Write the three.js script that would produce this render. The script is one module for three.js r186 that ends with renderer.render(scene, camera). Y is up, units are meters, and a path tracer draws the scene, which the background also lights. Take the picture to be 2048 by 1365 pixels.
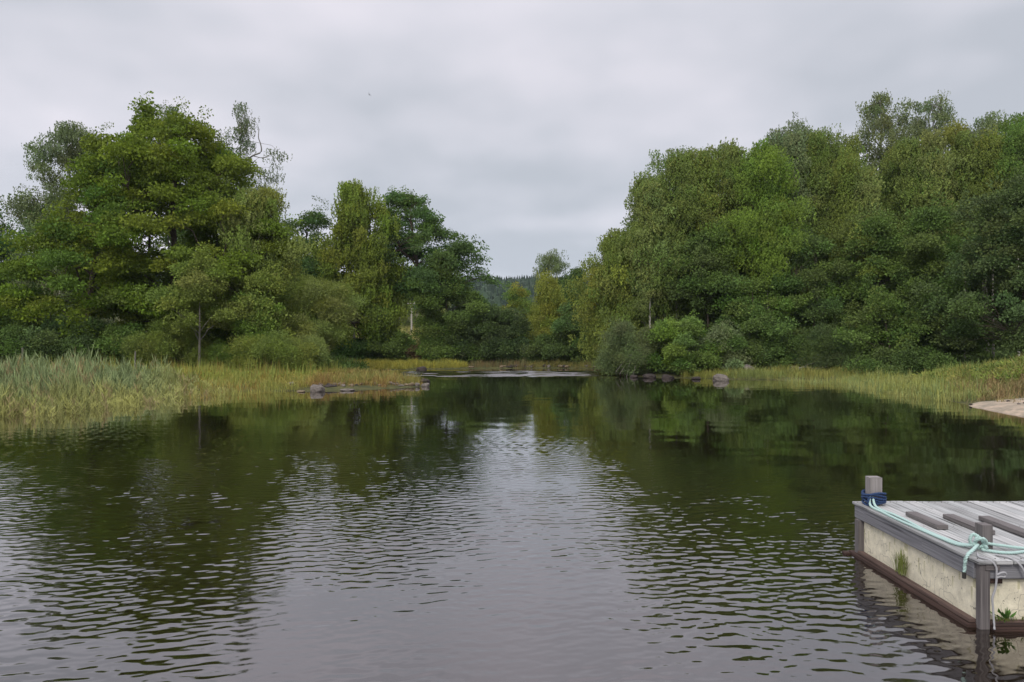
import * as THREE from 'three';
import { mergeGeometries } from 'three/addons/utils/BufferGeometryUtils.js';
import { RoundedBoxGeometry } from 'three/addons/geometries/RoundedBoxGeometry.js';
import { ImprovedNoise } from 'three/addons/math/ImprovedNoise.js';

// ------------------------------------------------------------------ camera
const FOCAL = 1480, CX = 1024, HORIZON = 680, EYE = 2.2;      // pixels of the 2048 wide photograph, metres above the water
const scene = new THREE.Scene();
const camera = new THREE.PerspectiveCamera(2 * Math.atan(682.5 / FOCAL) * 180 / Math.PI, 1024 / 682, 0.1, 4000);
camera.position.set(0, EYE, 0);
camera.lookAt(0, EYE - 2.5 / FOCAL * 100, -100);
scene.add(camera);
const renderer = new THREE.WebGLRenderer({ antialias: true });
renderer.toneMapping = THREE.LinearToneMapping;
renderer.toneMappingExposure = 1.08;
renderer.shadowMap.enabled = true;

// ------------------------------------------------------------------ numbers
function rng(seed) {
  let a = (seed * 2654435761) >>> 0;
  return () => { a = (a + 0x6D2B79F5) | 0; let t = Math.imul(a ^ (a >>> 15), 1 | a); t = (t + Math.imul(t ^ (t >>> 7), 61 | t)) ^ t; return ((t ^ (t >>> 14)) >>> 0) / 4294967296; };
}
const perlin = new ImprovedNoise();
const noise = (x, y, z = 0) => perlin.noise(x + 31.7, y + 17.3, z + 5.1);
const fbm = (x, y, z = 0, o = 4) => { let s = 0, a = 0.5; for (let i = 0; i < o; i++) { s += a * noise(x, y, z); x *= 2.03; y *= 2.03; z *= 2.03; a *= 0.5; } return s; };
const clamp = (x, a = 0, b = 1) => Math.min(b, Math.max(a, x));
const smooth = (a, b, x) => { const t = clamp((x - a) / (b - a)); return t * t * (3 - 2 * t); };
const mix = (a, b, t) => a + (b - a) * t;
const at = (px, py, d) => new THREE.Vector3((px - CX) / FOCAL * d, EYE - (py - HORIZON) / FOCAL * d, -d);   // a pixel at a known distance
const X = (px, d) => (px - CX) / FOCAL * d, Y = (py, d) => EYE - (py - HORIZON) / FOCAL * d;

// ------------------------------------------------------------------ sky: an even overcast with soft rolls of cloud
{
  const w = 1024, h = 512, data = new Float32Array(w * h * 4);
  for (let j = 0; j < h; j++) {
    const el = ((j + 0.5) / h - 0.5) * Math.PI, sy = Math.max(0, Math.sin(el));
    for (let i = 0; i < w; i++) {
      const az = ((i + 0.5) / w - 0.5) * 2 * Math.PI;
      const ce = Math.cos(el), dx = ce * Math.cos(az), dz = ce * Math.sin(az);
      const k = 1 / (sy + 0.16);
      const u = dx * k, v = dz * k;
      const n1 = fbm(u * 0.85 + 3.1, v * 0.85 - 1.7, 0.3, 5), n2 = fbm(u * 0.4 - 7.7, v * 0.4 + 2.2, 4.4, 4), n3 = fbm(u * 2.2, v * 2.2, 9.1, 4);
      const cloud = clamp(0.5 + 1.5 * n1 + 1.1 * n2 + 0.6 * n3);
      // thin lilac-grey tops over bluer gaps; slightly brighter just over the horizon, brighter again overhead as under any thick cloud
      const b = 0.525 + 0.26 * cloud + 0.10 * Math.exp(-Math.max(0, el) / 0.10) + 0.70 * smooth(0.28, 1.3, el);
      const warm = clamp(cloud * 0.8 + 0.9 * sy);
      const p = (j * w + i) * 4;
      data[p] = b * mix(0.895, 1.0, warm); data[p + 1] = b * mix(0.985, 0.972, warm); data[p + 2] = b * mix(1.11, 1.065, warm); data[p + 3] = 1;
    }
  }
  const sky = new THREE.DataTexture(data, w, h, THREE.RGBAFormat, THREE.FloatType);
  sky.mapping = THREE.EquirectangularReflectionMapping; sky.magFilter = sky.minFilter = THREE.LinearFilter; sky.wrapS = THREE.RepeatWrapping; sky.needsUpdate = true;
  scene.background = sky; scene.environment = sky;
}
// the sun behind the overcast: high, behind the camera, very soft
const sun = new THREE.DirectionalLight(new THREE.Color(1, 0.955, 0.88), 1.5);
sun.position.set(-28, 62, 38); sun.target.position.set(0, 0, -30); sun.castShadow = true; sun.shadow.radius = 22; sun.shadow.mapSize.set(2048, 2048);
Object.assign(sun.shadow.camera, { left: -70, right: 70, top: 70, bottom: -70, near: 1, far: 260 });
scene.add(sun, sun.target);

// ------------------------------------------------------------------ helpers
const taken = {};
const numbered = (n) => { taken[n] = (taken[n] ?? -1) + 1; return taken[n] ? `${n}_${String(taken[n]).padStart(3, '0')}` : n; };
function tag(o, label, category, group) { o.userData.label = label; o.userData.category = category; if (group) o.userData.group = group; return o; }
function shadows(o) { o.castShadow = true; o.receiveShadow = true; return o; }
function mesh(name, geometry, material, parent = scene) { const m = shadows(new THREE.Mesh(geometry, material)); m.name = parent === scene ? numbered(name) : name; parent.add(m); return m; }
function structure(name, geometry, material) { const m = mesh(name, geometry, material); m.userData.kind = 'structure'; return m; }
function thing(name, label, category, group, [x, y, z] = [0, 0, 0]) { const o = new THREE.Group(); o.name = numbered(name); o.position.set(x, y, z); scene.add(o); return tag(o, label, category, group); }
const lin = (r, g, b) => new THREE.Color().setRGB(r, g, b);

// a repeating noise for textures
function tileNoise(seed, n) {
  const r = rng(seed), v = Float32Array.from({ length: n * n }, () => r());
  return (x, y) => { const xi = Math.floor(x), yi = Math.floor(y), fx = x - xi, fy = y - yi, sx = fx * fx * (3 - 2 * fx), sy = fy * fy * (3 - 2 * fy), q = (a, b) => v[((b % n) + n) % n * n + ((a % n) + n) % n];
    return mix(mix(q(xi, yi), q(xi + 1, yi), sx), mix(q(xi, yi + 1), q(xi + 1, yi + 1), sx), sy); };
}
function texture(w, h, fn, srgb = true) {
  const d = new Uint8Array(w * h * 4);
  for (let j = 0; j < h; j++) for (let i = 0; i < w; i++) { const c = fn(i / w, j / h), p = (j * w + i) * 4; d[p] = 255 * clamp(c[0]); d[p + 1] = 255 * clamp(c[1]); d[p + 2] = 255 * clamp(c[2]); d[p + 3] = 255; }
  const t = new THREE.DataTexture(d, w, h); t.wrapS = t.wrapT = THREE.RepeatWrapping; t.magFilter = THREE.LinearFilter; t.minFilter = THREE.LinearMipmapLinearFilter; t.generateMipmaps = true;
  if (srgb) t.colorSpace = THREE.SRGBColorSpace; t.needsUpdate = true; return t;
}

// ------------------------------------------------------------------ land and water
// shoreline of the pool, in metres on the ground (x, z)
const SHORE = [[-140, -24], [-40, -27], [-24, -28.5], [-16, -30], [-11, -31.4], [-9.3, -31.7], [-8.4, -31.8], [-7.2, -32.2], [-6.2, -33], [-4.8, -33.9], [-3.9, -34.7], [-4.1, -36], [-5.2, -38.5], [-6.4, -42], [-8.6, -46.5], [-10.5, -50],
  [-10.2, -53], [-7, -54.8], [-3, -55.8], [1, -56.8], [4.8, -56.8], [7.4, -55], [7.9, -51], [6.8, -48], [6.5, -46.3], [7.4, -44.2], [8.8, -42.6], [10.3, -42.2], [12, -41], [14.5, -40.4], [17.2, -39.7], [17.6, -37], [16.9, -33], [16.1, -29.6], [15.5, -26], [15.0, -23.2], [14.6, -20.5],
  [14.6, -14], [13, -6], [9.5, -2.2], [3, -1.6], [-15, -1.4], [-140, -2]];
function inside(x, z) { let c = false; for (let i = 0, j = SHORE.length - 1; i < SHORE.length; j = i++) { const [xi, zi] = SHORE[i], [xj, zj] = SHORE[j]; if ((zi > z) !== (zj > z) && x < (xj - xi) * (z - zi) / (zj - zi) + xi) c = !c; } return c; }
function shoreDistance(x, z) { // metres from the shoreline: above 0 on land, below in the water
  let best = 1e9;
  for (let i = 0, j = SHORE.length - 1; i < SHORE.length; j = i++) { const [ax, az] = SHORE[j], [bx, bz] = SHORE[i], ex = bx - ax, ez = bz - az, t = clamp(((x - ax) * ex + (z - az) * ez) / (ex * ex + ez * ez)), dx = x - ax - ex * t, dz = z - az - ez * t; best = Math.min(best, dx * dx + dz * dz); }
  return Math.sqrt(best) * (inside(x, z) ? -1 : 1);
}
function ground(x, z) {
  const s = shoreDistance(x, z), D = -z;
  if (s < 0) return Math.max(-1.6, s * 0.22) - 0.01;
  let h = 0.14 * (1 - Math.exp(-s / 0.9)) + 0.028 * Math.min(s, 30) + 0.05 * fbm(x * 0.35, z * 0.35) * smooth(0, 3, s);
  h += 0.075 * Math.max(0, s - 14) * smooth(58, 80, D) * (1 - 0.5 * smooth(60, 200, s));               // the field rises behind the far trees
  const mx = x - 22.5, mz = z + 28.5; h += 1.05 * Math.exp(-(mx * mx / 22 + mz * mz / 40)) * smooth(0.5, 5, s);   // overgrown mound beside the sand
  if (D > 120) { const ridge = 40 + 7 * fbm(x * 0.004, 1.3) + 10 * smooth(-100, -500, x); h = mix(h, ridge, smooth(150, 620, D) * 1.0); }
  if (D < -20) h += 0.02 * (-20 - D);
  return Math.min(h, 60);
}
const lattice = (stops) => { const o = []; for (let i = 0; i < stops.length - 1; i++) { const [a, s] = stops[i], b = stops[i + 1][0], n = Math.max(1, Math.round((b - a) / s)); for (let k = 0; k < n; k++) o.push(a + (b - a) * k / n); } o.push(stops[stops.length - 1][0]); return o; };
function sheet(xs, zs, height, uvScale = 1, normalAt) {
  const nx = xs.length, nz = zs.length, pos = new Float32Array(nx * nz * 3), uv = new Float32Array(nx * nz * 2), idx = new Uint32Array((nx - 1) * (nz - 1) * 6), nor = normalAt ? new Float32Array(nx * nz * 3) : null;
  let p = 0, q = 0;
  for (let j = 0; j < nz; j++) for (let i = 0; i < nx; i++) { const x = typeof xs[i] === 'function' ? xs[i](zs[j]) : xs[i], z = zs[j], k = j * nx + i; pos[k * 3] = x; pos[k * 3 + 2] = z; if (nor) { const [y, a, b] = normalAt(x, z), l = 1 / Math.hypot(a, 1, b); pos[k * 3 + 1] = y; nor[k * 3] = -a * l; nor[k * 3 + 1] = l; nor[k * 3 + 2] = -b * l; } else pos[k * 3 + 1] = height(x, z); uv[q++] = x * uvScale; uv[q++] = -z * uvScale; }
  for (let j = 0; j < nz - 1; j++) for (let i = 0; i < nx - 1; i++) { const a = j * nx + i, b = a + nx; idx[p++] = a; idx[p++] = b; idx[p++] = a + 1; idx[p++] = a + 1; idx[p++] = b; idx[p++] = b + 1; }
  const g = new THREE.BufferGeometry(); g.setAttribute('position', new THREE.BufferAttribute(pos, 3)); g.setAttribute('uv', new THREE.BufferAttribute(uv, 2)); g.setIndex(new THREE.BufferAttribute(idx, 1));
  if (nor) g.setAttribute('normal', new THREE.BufferAttribute(nor, 3)); else g.computeVertexNormals();
  return g;
}
{
  const a = tileNoise(3, 16), b = tileNoise(4, 64), c = tileNoise(5, 256);
  const map = texture(512, 512, (u, v) => { const n = 0.5 * a(u * 16, v * 16) + 0.3 * b(u * 64, v * 64) + 0.2 * c(u * 256, v * 256); return [mix(0.20, 0.42, n), mix(0.23, 0.40, n), mix(0.11, 0.20, n)]; });
  const bump = texture(512, 512, (u, v) => { const n = 0.4 * b(u * 64, v * 64) + 0.6 * c(u * 256, v * 256); return [n, n, n]; }, false);
  const m = new THREE.MeshStandardMaterial({ map, bumpMap: bump, bumpScale: 0.05, roughness: 1 });
  // z runs down so that faces look up
  structure('ground', sheet(lattice([[-700, 100], [-300, 40], [-100, 10], [-40, 0.8], [40, 10], [100, 40], [300, 100], [700, 1]]), lattice([[-760, 25], [-140, 6], [-75, 0.8], [-18, 1.2], [6, 20], [80, 1]]), ground, 0.25), m);
}

// wind ripples: many short waves; a breeze patch in the middle of the pool, slack water near the banks, a riffle where the river enters
const WAVES = [], RIFFLE = [], SWELL = [];
{
  const r = rng(77);
  for (let i = 0; i < 52; i++) { const len = 0.07 * Math.pow(3.2, r()), dir = (r() + r() + r() - 1.5) * 0.95, k = 2 * Math.PI / len; WAVES.push([k * Math.sin(dir), k * Math.cos(dir), r() * 6.283, 0.0100 * (0.6 + 0.8 * r()) / k]); }
  for (let i = 0; i < 26; i++) { const len = 0.22 * Math.pow(3.0, r()), dir = (r() - 0.5) * 0.22, k = 2 * Math.PI / len; RIFFLE.push([k * Math.sin(dir), k * Math.cos(dir), r() * 6.283, 0.085 * (0.6 + 0.8 * r()) / k]); }
  for (let i = 0; i < 14; i++) { const len = 0.7 * Math.pow(4, r()), dir = (r() - 0.5) * 1.8, k = 2 * Math.PI / len; SWELL.push([k * Math.sin(dir), k * Math.cos(dir), r() * 6.283, 0.0011 * (0.6 + 0.8 * r()) / k]); }
}
function breeze(x, z) {
  const D = -z, far = mix(17.5, 9.5, smooth(0.5, 6.5, x)) + 2.2 * noise(x * 0.22, z * 0.22, 3.3);
  const patch = clamp(0.88 + 0.7 * fbm(x * 0.3, z * 0.22, 8.8, 3) + 0.75 * noise(x * 1.1, z * 1.6, 4.4), 0.25, 1.5);
  return mix(0.55, 1, smooth(4.4, 7.0, D)) * mix(1, 0.65, smooth(9.5, 13.5, D)) * (1 - smooth(far - 3.5, far + 2.5, D)) * patch + 0.03;
}
function riffle(x, z) { const D = -z + 0.8 * noise(x * 0.5, z * 0.3), s = smooth(43.6, 44.8, D) * (1 - smooth(50.5, 53, D)) * smooth(-9.5, -5.5, x) * (1 - smooth(5.5, 7.6, x)); return s * clamp(0.75 + 1.2 * noise(x * 0.14, z * 0.6, 6.6), 0.1, 1.2); }
function waterAt(x, z) {
  let y = 0, a = 0, b = 0;
  const add = (list, s) => { for (const [kx, kz, ph, am] of list) { const t = kx * x + kz * z + ph, A = am * s, c = A * Math.cos(t); y += A * Math.sin(t); a += c * kx; b += c * kz; } };
  if (Math.abs(x) < 60 && z > -58) { add(SWELL, 1); const e = breeze(x, z); if (z > -30) add(WAVES, e); const f = riffle(x, z); if (f > 0.01) add(RIFFLE, f); }
  return [y, a, b];
}
{
  const cols = 700, xs = [() => -160, () => -90];
  for (let i = 0; i <= cols; i++) { const u = (i / cols) * 2 - 1; xs.push((z) => u * (5.2 + 0.82 * Math.max(0, -z)) ); }
  xs.push(() => 90, () => 160);
  const zs = lattice([[-60, 0.5], [-53.5, 0.06], [-43.4, 0.25], [-22, 0.07], [-14, 0.034], [-8.5, 0.018], [-4.2, 0.1], [-1, 1]]);
  const m = new THREE.MeshPhysicalMaterial({ color: lin(0.010, 0.0068, 0.0032), roughness: 0.045, ior: 2.2, specularIntensity: 1, specularColor: lin(1, 0.915, 0.955), clearcoat: 0.7, clearcoatRoughness: 0.045 });   // peat-brown river
  structure('water', sheet(xs, zs, null, 1, waterAt), m);
}

// ------------------------------------------------------------------ leaves, sprigs, blades
function leafInto(pos, nor, c, dir, side, len, wid, fold) {
  const up = new THREE.Vector3().crossVectors(side, dir).normalize();
  const p = (l, w, f) => [c.x + dir.x * l + side.x * w + up.x * f, c.y + dir.y * l + side.y * w + up.y * f, c.z + dir.z * l + side.z * w + up.z * f];
  const a = p(0, 0, 0), t = p(len, 0, -fold * 0.5), l = p(len * 0.45, wid / 2, fold), r = p(len * 0.45, -wid / 2, fold);
  pos.push(...a, ...t, ...l, ...a, ...r, ...t);
}
function sprig(seed, { n, spread, flat, len, wid, hang = 0, strands = 0, drop = 0.8, up = 0 }) {
  const r = rng(seed), pos = [], v = new THREE.Vector3(), d = new THREE.Vector3(), s = new THREE.Vector3();
  const put = (c, outward) => {
    d.copy(outward).multiplyScalar(0.8).add(new THREE.Vector3(r() - 0.5, r() - 0.5 - hang * 1.3 + up, r() - 0.5)).normalize();
    s.set(r() - 0.5, (r() - 0.5) * 0.55, r() - 0.5).cross(d).normalize();
    const k = 0.65 + 0.7 * r(); leafInto(pos, null, c, d.clone(), s.clone(), len * k, wid * k, len * 0.12 * (r() - 0.3));
  };
  if (strands) for (let k = 0; k < strands; k++) {
    const a = r() * 6.283, q = spread * Math.sqrt(r()), x = Math.cos(a) * q, z = Math.sin(a) * q, L = drop * (0.5 + 0.6 * r()), m = Math.ceil(n / strands);
    for (let i = 0; i < m; i++) { const t = (i + r()) / m; v.set(x + (r() - 0.5) * 0.05 + 0.1 * Math.sin(t * 3 + a), -L * t, z + (r() - 0.5) * 0.05); put(v.clone(), new THREE.Vector3(Math.cos(a + 2 * i), -0.7, Math.sin(a + 2 * i)).normalize()); }
  } else for (let i = 0; i < n; i++) {
    do v.set(r() * 2 - 1, r() * 2 - 1, r() * 2 - 1); while (v.lengthSq() > 1);
    const o = v.clone().normalize(); v.multiplyScalar(spread); v.y *= flat; put(v.clone(), o);
  }
  const g = new THREE.BufferGeometry(); g.setAttribute('position', new THREE.Float32BufferAttribute(pos, 3)); g.computeVertexNormals(); return g;
}
const SPRIG = {
  broad: sprig(11, { n: 34, spread: 0.42, flat: 0.5, len: 0.135, wid: 0.098 }),
  round: sprig(12, { n: 32, spread: 0.38, flat: 0.75, len: 0.115, wid: 0.088 }),
  birch: sprig(13, { n: 32, spread: 0.30, flat: 1, len: 0.10, wid: 0.075, hang: 0.6, strands: 5, drop: 0.62 }),
  weep: sprig(14, { n: 44, spread: 0.30, flat: 1, len: 0.125, wid: 0.09, hang: 0.8, strands: 6, drop: 1.25 }),
  willow: sprig(15, { n: 44, spread: 0.34, flat: 0.8, len: 0.15, wid: 0.034, up: 0.25 }),
  herb: sprig(16, { n: 22, spread: 0.20, flat: 1.1, len: 0.12, wid: 0.06, up: 0.2 }),
};
function tuft(seed, n, h, w, lean, spread) { // n blades, h metres tall
  const r = rng(seed), pos = [], idx = [];
  for (let i = 0; i < n; i++) {
    const a = r() * 6.283, q = spread * Math.sqrt(r()), b = r() * 6.283, x = Math.cos(a) * q, z = Math.sin(a) * q, H = h * (0.55 + 0.5 * r()), L = lean * H * (0.2 + r()), sx = Math.cos(b), sz = Math.sin(b), wx = -sz * w / 2, wz = sx * w / 2, o = pos.length / 3;
    for (const [t, k] of [[0, 0.8], [0.5, 1], [0.8, 0.65]]) { const l = L * t * t; pos.push(x + sx * l - wx * k, H * t * (1 - 0.12 * t * lean), z + sz * l - wz * k, x + sx * l + wx * k, H * t * (1 - 0.12 * t * lean), z + sz * l + wz * k); }
    pos.push(x + sx * L, H * (1 - 0.2 * lean), z + sz * L);
    idx.push(o, o + 1, o + 2, o + 1, o + 3, o + 2, o + 2, o + 3, o + 4, o + 3, o + 5, o + 4, o + 4, o + 5, o + 6);
  }
  const g = new THREE.BufferGeometry(); g.setAttribute('position', new THREE.Float32BufferAttribute(pos, 3)); g.setIndex(idx); g.computeVertexNormals(); return g;
}
const leafMaterial = new THREE.MeshPhysicalMaterial({ color: 0xffffff, roughness: 1, transmission: 0.18, thickness: 0, ior: 1.4, specularIntensity: 0.5, side: THREE.DoubleSide });
const bladeMaterial = new THREE.MeshStandardMaterial({ color: 0xffffff, roughness: 0.8, side: THREE.DoubleSide });

// leaf colours, linear
const LEAF = 1.95;   // light reflected and passed on together
const GREEN = {
  maple: [0.080, 0.116, 0.012], olive: [0.100, 0.128, 0.025], pale: [0.112, 0.140, 0.038], greygreen: [0.090, 0.116, 0.048], oak: [0.048, 0.088, 0.022], weep: [0.098, 0.130, 0.018],
  dark: [0.050, 0.080, 0.019], deep: [0.044, 0.068, 0.022], dusk: [0.052, 0.078, 0.024], fresh: [0.085, 0.132, 0.020], yellow: [0.150, 0.160, 0.026], gold: [0.118, 0.138, 0.024], bluegreen: [0.060, 0.098, 0.028], alder: [0.060, 0.094, 0.020], willow: [0.076, 0.102, 0.038], birch: [0.086, 0.116, 0.026], rust: [0.075, 0.052, 0.026], mid: [0.068, 0.112, 0.022],
};

for (const k of Object.keys(GREEN)) GREEN[k] = GREEN[k].map((c) => c * LEAF);

// ------------------------------------------------------------------ bark
const barkNoise = tileNoise(21, 32), barkFine = tileNoise(22, 128);
const barkMaterial = new THREE.MeshStandardMaterial({ roughness: 0.95, map: texture(128, 256, (u, v) => { const n = 0.6 * barkNoise(u * 32, v * 8) + 0.4 * barkFine(u * 128, v * 32); return [mix(0.20, 0.42, n), mix(0.17, 0.37, n), mix(0.14, 0.31, n)]; }) });
const greyBark = new THREE.MeshStandardMaterial({ roughness: 0.95, map: texture(128, 256, (u, v) => { const n = 0.6 * barkNoise(u * 32 + 5, v * 16) + 0.4 * barkFine(u * 128, v * 64); return [mix(0.34, 0.62, n), mix(0.33, 0.60, n), mix(0.30, 0.55, n)]; }) });
const birchBark = new THREE.MeshStandardMaterial({ roughness: 0.85, map: texture(128, 512, (u, v) => { const n = barkNoise(u * 6, v * 32), f = barkFine(u * 24, v * 128), dark = smooth(0.70, 0.78, n * 0.72 + f * 0.32); return [mix(0.80, 0.20, dark), mix(0.78, 0.18, dark), mix(0.73, 0.17, dark)].map((c) => c * (0.86 + 0.2 * f)); }) });

function tube(points, r0, r1, sides = 6, uvLen = 1) {
  const n = points.length, pos = [], uv = [], idx = [], t = new THREE.Vector3(), a = new THREE.Vector3(), b = new THREE.Vector3();
  for (let i = 0; i < n; i++) {
    t.subVectors(points[Math.min(n - 1, i + 1)], points[Math.max(0, i - 1)]).normalize();
    a.set(Math.abs(t.y) > 0.9 ? 1 : 0, Math.abs(t.y) > 0.9 ? 0 : 1, 0).cross(t).normalize(); b.crossVectors(t, a);
    const r = mix(r0, r1, i / (n - 1));
    for (let k = 0; k <= sides; k++) { const f = k / sides * 6.28319, c = Math.cos(f) * r, s = Math.sin(f) * r; pos.push(points[i].x + a.x * c + b.x * s, points[i].y + a.y * c + b.y * s, points[i].z + a.z * c + b.z * s); uv.push(k / sides, i / (n - 1) * uvLen); }
  }
  for (let i = 0; i < n - 1; i++) for (let k = 0; k < sides; k++) { const p = i * (sides + 1) + k, q = p + sides + 1; idx.push(p, p + 1, q, p + 1, q + 1, q); }
  const g = new THREE.BufferGeometry(); g.setAttribute('position', new THREE.Float32BufferAttribute(pos, 3)); g.setAttribute('uv', new THREE.Float32BufferAttribute(uv, 2)); g.setIndex(idx); g.computeVertexNormals(); return g;
}
const bend = (p, q, rise, wob, r, n = 4) => { const o = []; for (let i = 0; i <= n; i++) { const t = i / n, s = Math.sin(t * Math.PI); o.push(new THREE.Vector3(mix(p.x, q.x, t) + s * wob * (r() - 0.5), mix(p.y, q.y, t) + s * rise + s * wob * 0.4 * (r() - 0.5), mix(p.z, q.z, t) + s * wob * (r() - 0.5))); } return o; };

let seedCounter = 100, sprigCount = 0;
const M4 = new THREE.Matrix4(), Q = new THREE.Quaternion(), Q2 = new THREE.Quaternion(), S3 = new THREE.Vector3(), P3 = new THREE.Vector3(), UPV = new THREE.Vector3(0, 1, 0), COL = new THREE.Color();

/* a tree or shrub from its outline: rows [height in pixels, left, right] seen at distance d; its crown is as deep as it is wide.
   leaves: sprig kind; tint: leaf colour; clump: clump radius in metres; fill: how closely clumps are set; per: sprigs in a clump; flat: clump flattening */
function plant(name, label, category, group, d, rows, leaves, tint, o = {}) {
  const seed = o.seed ?? ++seedCounter, r = rng(seed), { clump = 0.85, fill = 1.15, per = 26, flat = 0.55, depth = 0.9, rough = 0.42, limbs = 6, bark = barkMaterial, girth, stems = 1, hue = 0.13, size = 1, axis, second, secondShare = 0.1, low = 0, bare = [] } = o;
  const prof = rows.map(([py, l, q]) => ({ y: Y(py, d), c: X((l + q) / 2, d), w: (q - l) / 2 / FOCAL * d }));   // top to bottom
  const top = prof[0].y, bot = prof[prof.length - 1].y;
  const trunkX = axis !== undefined ? X(axis, d) : prof[prof.length - 1].c * 0.6 + prof[Math.floor(prof.length / 2)].c * 0.4;
  const gy = Math.max(ground(trunkX, -d), -0.3) - 0.08;
  const t = thing(name, label, category, group, [trunkX, gy, -d]);
  const row = (y) => { for (let i = 0; i < prof.length - 1; i++) if (y <= prof[i].y && y >= prof[i + 1].y) { const k = (prof[i].y - y) / Math.max(1e-6, prof[i].y - prof[i + 1].y); return [mix(prof[i].c, prof[i + 1].c, k), mix(prof[i].w, prof[i + 1].w, k)]; } const e = prof[prof.length - 1]; return [e.c, e.w]; };
  // clumps
  let area = 0; const cum = [];
  for (let i = 0; i < 40; i++) { const y = mix(top, bot, (i + 0.5) / 40), [, w] = row(y); area += (2 * Math.PI * w * 0.95 + 0.4) * (top - bot) / 40; cum.push(area); }
  const count = Math.max(5, Math.round(fill * area / (3.0 * clump * clump)));
  const clumps = [];
  for (let i = 0; i < count; i++) {
    const pick = r() * area; let k = cum.findIndex((c) => c >= pick); const y0 = mix(top, bot, (k + r()) / 40), [c, w] = row(y0);
    const th = r() * 6.283, wob = 1 + rough * 2.2 * noise(Math.cos(th) * 1.7 + seed, y0 * 0.45, Math.sin(th) * 1.7), rad = Math.max(0, w * wob - clump * 0.75) * (r() < 0.22 ? 0.3 + 0.5 * r() : 0.80 + 0.26 * r());
    const rc = clump * (r() < 0.25 ? 0.35 + 0.3 * r() : 0.6 + 0.9 * r());
    clumps.push({ p: new THREE.Vector3(c + Math.cos(th) * rad, Math.min(y0, top - rc * flat * 0.6), -d + Math.sin(th) * rad * depth), r: rc, c: [1 + hue * (r() - 0.5) * 1.6, 1 + hue * (r() - 0.5), 1 + hue * (r() - 0.5) * 2], two: second && r() < secondShare });
  }
  for (const [px, py, rp, dd = 0] of o.extra || []) clumps.push({ p: at(px, py, d + dd), r: rp / FOCAL * d, c: [1, 1, 1] });
  // leaves: sprigs through each clump, thicker on its outside
  const place = [];
  for (const c of clumps) {
    const n = Math.max(3, Math.round(per * (c.r / clump) ** 2 * (0.75 + 0.5 * r())));
    for (let i = 0; i < n; i++) {
      const u = leaves === 'broad' && r() < 0.55 ? r() : r() * 2 - 1, th = r() * 6.283, q = Math.sqrt(1 - u * u), rho = c.r * Math.cbrt(0.12 + 0.88 * r());
      const dx = q * Math.cos(th), dz = q * Math.sin(th), dy = u;
      place.push([c.p.x + dx * rho, c.p.y + dy * rho * flat - 0.22 * c.r * (dx * dx + dz * dz) * (flat < 0.5 ? 1 : 0.4), c.p.z + dz * rho, dx, dy, dz, c]);
    }
  }
  const loose = Math.round(place.length * (o.loose ?? 0.10));
  for (let i = 0; i < loose; i++) { const c = clumps[Math.floor(r() * clumps.length)], dx = c.p.x - trunkX, dz = c.p.z + d, l = Math.hypot(dx, dz) || 1, out = c.r * (0.7 + 0.9 * r()), upw = c.p.y > mix(bot, top, 0.72) ? 0.9 : 0.15; place.push([c.p.x + (dx / l + (r() - 0.5)) * out * (1 - upw * 0.6), c.p.y + c.r * (upw * (0.3 + r()) + (r() - 0.5)), c.p.z + (dz / l + (r() - 0.5)) * out, dx / l, 0.3, dz / l, c]); }
  const crown = new THREE.InstancedMesh(SPRIG[leaves], leafMaterial, place.length); crown.name = 'crown'; crown.userData.kind = 'stuff'; shadows(crown);
  const hanging = leaves === 'birch' || leaves === 'weep';
  place.forEach(([x, y, z, dx, dy, dz, c], i) => {
    P3.set(dx, Math.abs(dy) + 0.8, dz).normalize().lerp(UPV, hanging ? 0.85 : 0.35).normalize();
    Q.setFromUnitVectors(UPV, P3); Q2.setFromAxisAngle(UPV, r() * 6.283); Q.multiply(Q2);
    const s = size * (0.6 + 0.75 * r()); S3.set(s, s, s);
    M4.compose(P3.set(x - trunkX, Math.max(y, gy + 0.12) - gy, z + d), Q, S3); crown.setMatrixAt(i, M4);
    const k = 0.82 + 0.36 * r(), base = c.two ? second : tint; COL.setRGB(base[0] * k * c.c[0], base[1] * k * c.c[1], base[2] * k * c.c[2]); crown.setColorAt(i, COL);
  });
  sprigCount += place.length;
  // trunk and limbs
  const H = top - gy, g0 = girth ?? 0.011 * H + 0.02, local = (v) => new THREE.Vector3(v.x - trunkX, v.y - gy, v.z + d), axes = [];
  for (let s = 0; s < stems; s++) {
    const [ct] = row(mix(top, bot, 0.25)), px = (s - (stems - 1) / 2) * g0 * 3.2, pts = [];
    for (let i = 0; i <= 9; i++) { const k = i / 9, y = k * (H * (s ? 0.74 : stems > 1 ? 0.84 : 0.93)); pts.push(new THREE.Vector3(px * (1 + 1.3 * k) + (ct - trunkX) * smooth(0.1, 1, k) + 0.10 * g0 * 8 * noise(seed + s * 3, k * 3), y - 0.1, 0.1 * g0 * 8 * noise(seed + 9 + s, k * 3) + (s % 2 ? 0.3 : 0) * k * stems)); }
    axes.push(pts); mesh('trunk', tube(pts, g0 * (stems > 1 ? 0.75 : 1), g0 * 0.14, 8, H * 0.5), bark, t);
  }
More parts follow.
